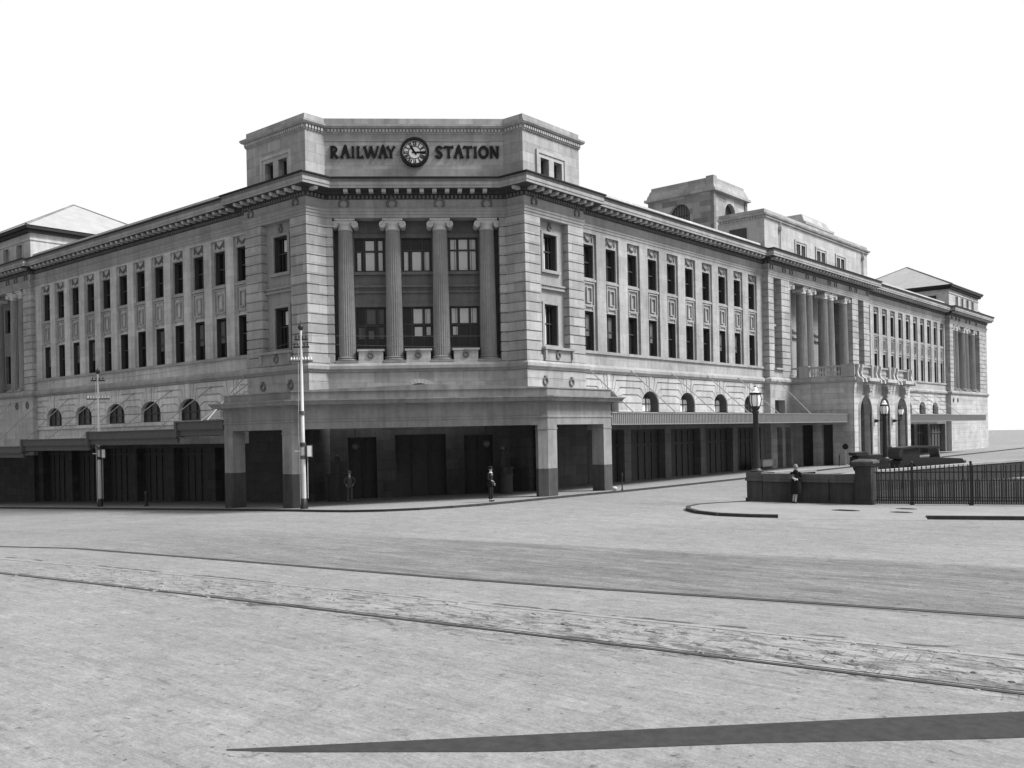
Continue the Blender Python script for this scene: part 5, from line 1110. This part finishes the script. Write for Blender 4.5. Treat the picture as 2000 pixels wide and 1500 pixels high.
# ------------------------------------------------------------------ cars
def car(x, y, rot, label, hood):
    t = thing('parked_car', label, 'car', (x, y, -.1), 'vintage cars parked beside the porch'); t.rotation_euler = (0, 0, rot); t.scale = (1.1, 1.1, 1.14)
    L = lambda mb, n, m, s=False: mb.build(n, M[m], t, s)
    prof = [(-1.9, .55), (-1.85, 1.0), (-1.6, 1.12), (.35, 1.2), (.5, 1.14), (1.75, 1.08), (1.85, .9), (1.85, .5)]
    mb = MB(); I = lambda u, n, z: Vector((u, -n, z)); mb.fpoly(I, [(u, z) for u, z in prof], -.62, .62); mb.box(-1.95, 2.05, -.42, .42, .42, .52); L(mb, 'body', 'carpaint')
    mb = MB(); mb.box(1.86, 1.93, -.3, .3, .5, 1.0); L(mb, 'radiator', 'rod')
    mb = MB()
    if hood:
        mb.fpoly(I, [(-1.9, 1.1), (-1.9, 1.64), (-.75, 1.7), (-.7, 1.1)], -.6, .6)
        arc_ = [(-1.95, 1.5), (-1.8, 1.72), (-1.0, 1.8), (.3, 1.78), (.55, 1.7), (.55, 1.64), (-.9, 1.7), (-1.7, 1.62), (-1.75, 1.2), (-1.95, 1.2)]
        mb.fpoly(I, arc_, -.68, .68)
    else: mb.fpoly(I, [(-1.9, 1.1), (-1.95, 1.3), (-1.3, 1.36), (-1.1, 1.2), (-1.2, 1.1)], -.66, .66)
    L(mb, 'folding_hood', 'cartop')
    mb = MB()
    for s in (-1, 1): mb.tube((.5, s * .55, 1.1), (.4, s * .55, 1.66), .025, .025, 6)
    mb.tube((.5, -.55, 1.12), (.5, .55, 1.12), .02, .02, 6); mb.tube((.41, -.55, 1.64), (.41, .55, 1.64), .02, .02, 6); w = L(mb, 'windscreen_frame', 'rod'); mb = MB(); mb.hexa([(.49, -.54, 1.13), (.5, -.54, 1.13), (.5, .54, 1.13), (.49, .54, 1.13), (.41, -.54, 1.63), (.42, -.54, 1.63), (.42, .54, 1.63), (.41, .54, 1.63)]); o = mb.build('glass', M['tglass'], w)
    for px_ in (-1.3, 1.35):
        for s in (-1, 1):
            mb = MB(); mb.torus(lambda u, n, z: Vector((u, n, z)), px_, s * .66, .37, .31, .06, 24, 8); wl = L(mb, 'wheel', 'tyre', True)
            mb = MB(); mb.tube((px_, s * .63, .37), (px_, s * .7, .37), .07, .07, 10)
            for k in range(10): a_ = k * PI / 5; mb.tube((px_, s * .66, .37), (px_ + .28 * math.cos(a_), s * .66, .37 + .28 * math.sin(a_)), .013, .013, 5)
            mb.build('spokes', M['pole'], wl)
            mb = MB()
            for k in range(10):
                a_, b_ = PI * (k / 10) , PI * ((k + 1) / 10); r = .46
                p = [(px_ + r * math.cos(a_), .37 + r * math.sin(a_)), (px_ + r * math.cos(b_), .37 + r * math.sin(b_))]
                mb.hexa([(p[0][0], s * .55, p[0][1]), (p[1][0], s * .55, p[1][1]), (p[1][0], s * .82, p[1][1]), (p[0][0], s * .82, p[0][1])] + [(p[0][0], s * .55, p[0][1] + .03), (p[1][0], s * .55, p[1][1] + .03), (p[1][0], s * .82, p[1][1] + .03), (p[0][0], s * .82, p[0][1] + .03)])
            L(mb, 'mudguard', 'carpaint')
    for s in (-1, 1):
        mb = MB(); mb.lathe([(.04, 0), (.12, .1), (.13, .16), (.12, .17)], (0, 0, 0), 14); h = L(mb, 'headlight', 'rod', True); h.rotation_euler = (0, PI / 2, 0); h.location = (1.85, s * .42, .92)
        mb = MB(); mb.box(-.85, .9, s * .62 - (.0 if s > 0 else .2), s * .62 + (.2 if s > 0 else 0), .36, .4); L(mb, 'running_board', 'iron')
    return t
car(16.3, 29.0, math.radians(43), 'dark open touring car with its canvas hood up, parked beyond the fence', True)
car(11.6, 35.0, math.radians(41), 'dark low car with its hood folded, left of the hooded touring car', False)

# ------------------------------------------------------------------ people
def skin(name, chains, root, m, parent, lvl=2):
    """chains: lists of (key or (x,y,z), radius); shared keys join."""
    bm = bmesh.new(); lay = bm.verts.layers.skin.verify(); K = {}
    def vert(p, r):
        k = tuple(round(c, 4) for c in p)
        if k not in K:
            v = bm.verts.new(p); v[lay].radius = (r, r) if not isinstance(r, tuple) else r; v[lay].use_root = False; K[k] = v
        return K[k]
    for ch in chains:
        pv = None
        for p, r in ch:
            v = vert(p, r)
            if pv is not None and v is not pv and bm.edges.get((pv, v)) is None: bm.edges.new((pv, v))
            pv = v
    K[tuple(round(c, 4) for c in root)][lay].use_root = True
    me = bpy.data.meshes.new(name); bm.to_mesh(me); bm.free(); me.materials.append(M[m]); o = bpy.data.objects.new(name, me); COL.objects.link(o); o.parent = parent
    s = o.modifiers.new('Skin', 'SKIN'); s.use_smooth_shade = True; u = o.modifiers.new('Sub', 'SUBSURF'); u.levels = lvl; u.render_levels = lvl
    return o
def hand(w, e, side):      # wrist, elbow: five finger chains rooted in the palm
    w = Vector(w); e = Vector(e); d = (w - e).normalized(); sd_ = Vector((0, 1, 0)); sd_ = (sd_ - d * sd_.dot(d)).normalized(); pn = d.cross(sd_) * side
    palm = w + d * .05; out = [[(tuple(w), .026), (tuple(palm), (.02, .036))]]
    for i, (o, L) in enumerate(((.028, .07), (.009, .08), (-.011, .075), (-.03, .058))):
        k = palm + d * .03 + sd_ * o; m_ = k + d * L * .5 + pn * .012; t_ = m_ + d * L * .3 + pn * .035
        out.append([(tuple(palm), (.02, .036)), (tuple(k), .011), (tuple(m_), .0095), (tuple(t_), .008)])
    b = w + d * .025 + sd_ * .035; t1 = b + d * .03 + sd_ * .015 + pn * .015; out.append([(tuple(palm), (.02, .036)), (tuple(b), .012), (tuple(t1), .010), (tuple(t1 + d * .025 + pn * .01), .008)])
    return out
def rings(mb, pr, seg=20):     # stacked elliptical rings: (cx, cy, z, rx, ry)
    vs = []
    for cx, cy, z, rx, ry in pr:
        for i in range(seg): a = 2 * PI * i / seg; vs.append((cx + rx * math.cos(a), cy + ry * math.sin(a), z))
    fs = [tuple(range(seg)), tuple(range((len(pr) - 1) * seg, len(pr) * seg))]
    for j in range(len(pr) - 1):
        for i in range(seg): fs.append((j * seg + i, j * seg + (i + 1) % seg, (j + 1) * seg + (i + 1) % seg, (j + 1) * seg + i))
    mb.add(vs, fs)
def person(label, loc, rot, sc, arms, legs, kind, suit='suit'):
    t = thing('person', label, 'person', loc); t.rotation_euler = (0, 0, rot); t.scale = (sc,) * 3
    pel = (0, 0, .93); ch = [[(pel, (.14, .1)), ((0, 0, 1.1), (.12, .09)), ((0, .0, 1.3), (.15, .1)), ((0, .0, 1.43), (.1, .08)), ((0, .01, 1.5), .052), ((0, .025, 1.56), (.066, .07)), ((0, .02, 1.63), (.078, .09)), ((0, .01, 1.7), (.06, .07))]]
    for s, (hip, kn, an, toe) in zip((-1, 1), legs): ch.append([(pel, (.14, .1)), (hip, .085), (kn, .056), (((an[0] + kn[0]) / 2, (an[1] + kn[1]) / 2, (an[2] + kn[2]) / 2 + .05), .052), (an, .036), (toe, .03)])
    for s, (sh, el, wr) in zip((-1, 1), arms):
        ch.append([((0, .0, 1.3), (.15, .1)), ((s * .11, 0, 1.41), .06), (sh, .052), (el, .04), (wr, .026)]); ch += hand(wr, el, s)
    ch.append([((0, .02, 1.63), (.078, .09)), ((0, .098, 1.615), .014), ((0, .118, 1.6), .011)])
    body = skin('body', ch, pel, 'skin', t)
    mb = MB()
    for s in (-1, 1): mb.sphere((s * .03, .098, 1.635), .011, 8, 6)
    mb.sphere((0, .099, 1.575), .02, 8, 6, (1.1, .35, .28)); mb.build('facial_features', M['hair'], body)
    mb = MB()
    for s in (-1, 1): mb.sphere((s * .085, .01, 1.615), .028, 8, 6, (.4, .7, 1.1))
    mb.build('ears', M['skin'], body, True)
    mb = MB(); mb.sphere((0, -.008, 1.655), .1, 14, 10, (.9, 1.02, .82)); mb.build('hair', M['hair'], t, True)
    if kind == 'man':
        tc = [[(pel, (.16, .12)), ((0, 0, 1.1), (.15, .115)), ((0, 0, 1.3), (.185, .125)), ((0, 0, 1.42), (.12, .1)), ((0, 0, 1.47), (.075, .075))], [(pel, (.16, .12)), ((0, .0, .8), (.175, .13))]]
        for s, (sh, el, wr) in zip((-1, 1), arms): tc.append([((0, 0, 1.3), (.185, .125)), ((s * .12, 0, 1.4), .075), (sh, .072), (el, .058), (tuple(Vector(el).lerp(Vector(wr), .93)), .045)])
        skin('jacket', tc, pel, suit, t)
        tc = []
        for s, (hip, kn, an, toe) in zip((-1, 1), legs): tc.append([((0, 0, .9), (.15, .115)), (hip, .1), (kn, .078), ((an[0], an[1], .1), .07)])
        skin('trousers', tc, (0, 0, .9), suit, t)
        mb = MB(); rings(mb, [(0, .012, 1.44, .075, .078), (0, .014, 1.5, .062, .066)]); mb.box(-.03, .03, .1, .118, 1.32, 1.47); mb.build('shirt_collar', M['cotton'], t)
        mb = MB(); mb.box(-.012, .012, .118, .126, 1.28, 1.46); mb.build('tie', M['hair'], t)
        mb = MB(); rings(mb, [(0, .01, 1.675, .14, .16), (0, .01, 1.685, .15, .17), (0, .01, 1.69, .1, .115), (0, .008, 1.76, .092, .108), (0, .005, 1.79, .05, .09)]); mb.build('hat', M['felt' if suit == 'suit2' else 'suit'], t, True)
    else:
        tc = [[((0, 0, 1.3), (.15, .12)), ((0, 0, 1.42), (.12, .1)), ((0, .0, 1.5), (.075, .08))], [((0, 0, 1.3), (.15, .12)), ((0, 0, 1.1), (.16, .13)), ((0, 0, .9), (.19, .15))]]
        for s, (sh, el, wr) in zip((-1, 1), arms): tc.append([((0, 0, 1.3), (.15, .12)), ((s * .12, 0, 1.4), .08), (sh, .085), (el, .078), (tuple(Vector(el).lerp(Vector(wr), .9)), .055)])
        skin('coat_top', tc, (0, 0, 1.3), 'coat', t)
        mb = MB(); rings(mb, [(0, 0, 1.2, .17, .14), (0, 0, 1.0, .2, .16), (0, 0, .8, .23, .175), (0, .005, .55, .24, .18), (.0, .01, .42, .235, .18)], 24); mb.build('coat_skirt', M['coat'], t, True)
        mb = MB(); rings(mb, [(0, .02, 1.44, .1, .11), (0, .02, 1.5, .11, .12), (0, .02, 1.53, .09, .1)]); mb.build('fur_collar', M['coat'], t, True)
        mb = MB(); rings(mb, [(0, .03, 1.62, .118, .135), (0, .03, 1.65, .122, .14), (0, .015, 1.66, .104, .12), (0, .01, 1.73, .1, .115), (0, .0, 1.79, .07, .08), (0, 0, 1.8, .02, .02)]); mb.build('cloche_hat', M['felt'], t, True)
        mb = MB(); rings(mb, [(0, .03, 1.615, .12, .137), (0, .03, 1.66, .112, .13)]); mb.build('hat_brim', M['hair'], t, True)
        tc = []
        for s, (hip, kn, an, toe) in zip((-1, 1), legs): o = skin('stocking', [[(kn, .062), (((an[0] + kn[0]) / 2, (an[1] + kn[1]) / 2 - .01, (an[2] + kn[2]) / 2 + .05), .058), (an, .04)]], kn, 'stocking', t)
    for s, (hip, kn, an, toe) in zip((-1, 1), legs): skin('shoe', [[((an[0], an[1] - .04, .045), .042), (((an[0] + toe[0]) / 2, (an[1] + toe[1]) / 2, .045), .045), ((toe[0], toe[1] + .03, .035), .034)]], ((an[0] + toe[0]) / 2, (an[1] + toe[1]) / 2, .045), 'shoe', t)
    return t
LG = [((-.09, 0, .88), (-.1, .02, .5), (-.1, 0, .09), (-.12, .13, .04)), ((.09, 0, .88), (.1, .02, .5), (.1, 0, .09), (.12, .13, .04))]
# local +y is the front; rot turns it towards the camera
toCam = lambda x, y: math.atan2(-34.75 - y, 34.44 - x) - PI / 2
person('man in a dark suit standing side on at the kerb in front of the canopy', (4.75, -.1, 0), toCam(4.75, -.1) + math.radians(62), .955,
       [((-.2, 0, 1.4), (-.24, -.05, 1.14), (-.2, .08, .92)), ((.2, 0, 1.4), (.24, -.02, 1.14), (.14, .16, 1.05))], LG, 'man')
person('man in a grey suit with a pale collar facing the road from under the canopy', (-5.4, -.2, g(-5.4)), toCam(-5.4, -.2), .965,
       [((-.2, 0, 1.4), (-.31, -.03, 1.16), (-.19, .08, .99)), ((.2, 0, 1.4), (.31, -.03, 1.16), (.19, .08, .99))], LG, 'man', 'suit2')
LW = [((-.08, 0, .88), (-.03, .03, .5), (.02, .08, .09), (.0, .2, .04)), ((.08, 0, .88), (.06, .0, .5), (.13, -.02, .09), (.16, .1, .04))]
wx, wy = 17.75, 5.08
person('woman in a dark coat and pale cloche hat leaning on the low stone wall', (wx, wy, 0), toCam(wx, wy) - .15, .94,
       [((-.18, 0, 1.4), (-.27, -.03, 1.15), (-.07, .17, 1.1)), ((.18, 0, 1.4), (.28, -.02, 1.15), (.08, .18, 1.14))], LW, 'woman')
a = toCam(wx, wy) - .15; f = Vector((-math.sin(a), math.cos(a))); r = Vector((math.cos(a), math.sin(a)))
def WP(u, v, z): return (wx + r.x * u + f.x * v, wy + r.y * u + f.y * v, z)
mb = MB(); mb.hexa([WP(-.12, .2, 1.0), WP(.02, .2, 1.02), WP(.02, .23, 1.02), WP(-.12, .23, 1.0), WP(-.1, .2, 1.07), WP(.12, .2, 1.14), WP(.12, .23, 1.14), WP(-.1, .23, 1.07)]); tag(mb.build('paper', M['cotton']), 'crumpled white paper held in front of the woman by the wall', 'paper')
t = thing('handbag', 'dark handbag tucked under the arm of the woman by the wall', 'handbag', WP(.17, .13, 1.15)); t.rotation_euler = (0, 0, a); mb = MB(); rings(mb, [(0, 0, -.1, .12, .045), (0, 0, 0, .13, .05), (0, 0, .1, .11, .03)], 14); mb.build('bag', M['suit2'], t, True); mb = MB(); mb.torus(lambda u, n, z: Vector((u, n, z)), 0, 0, .09, .07, .008, 14, 6, 0, PI); mb.build('handle', M['hair'], t)

# ------------------------------------------------------------------ overhead wires
def wire(a, b, sag, label, r=.008):
    a, b = Vector(a), Vector(b); mb = MB(); n = 14; P = []
    for i in range(n + 1): t = i / n; p = a.lerp(b, t); p.z -= sag * 4 * t * (1 - t); P.append(p)
    for p, q_ in zip(P[:-1], P[1:]): mb.tube(p, q_, r, r, 4)
    tag(mb.build('overhead_wire', M['dado']), label, 'wire')
wire((-2.95, -5.3, 8.1), (-24.7, -4.75, 7.3), .35, 'thin overhead wire strung between the two telegraph poles')
wire((-24.7, -4.75, 7.2), (-62, -4.9, 5.5), .5, 'thin overhead wire running left from the telegraph pole by the stepped awning')
wire((-2.95, -5.3, 7.9), (.32, 66.2, 12.6), .6, 'lower thin wire crossing in front of the right wing')
wire((-2.95, -5.3, 8.3), (.32, 66.2, 14.2), .5, 'upper thin wire crossing in front of the right wing')
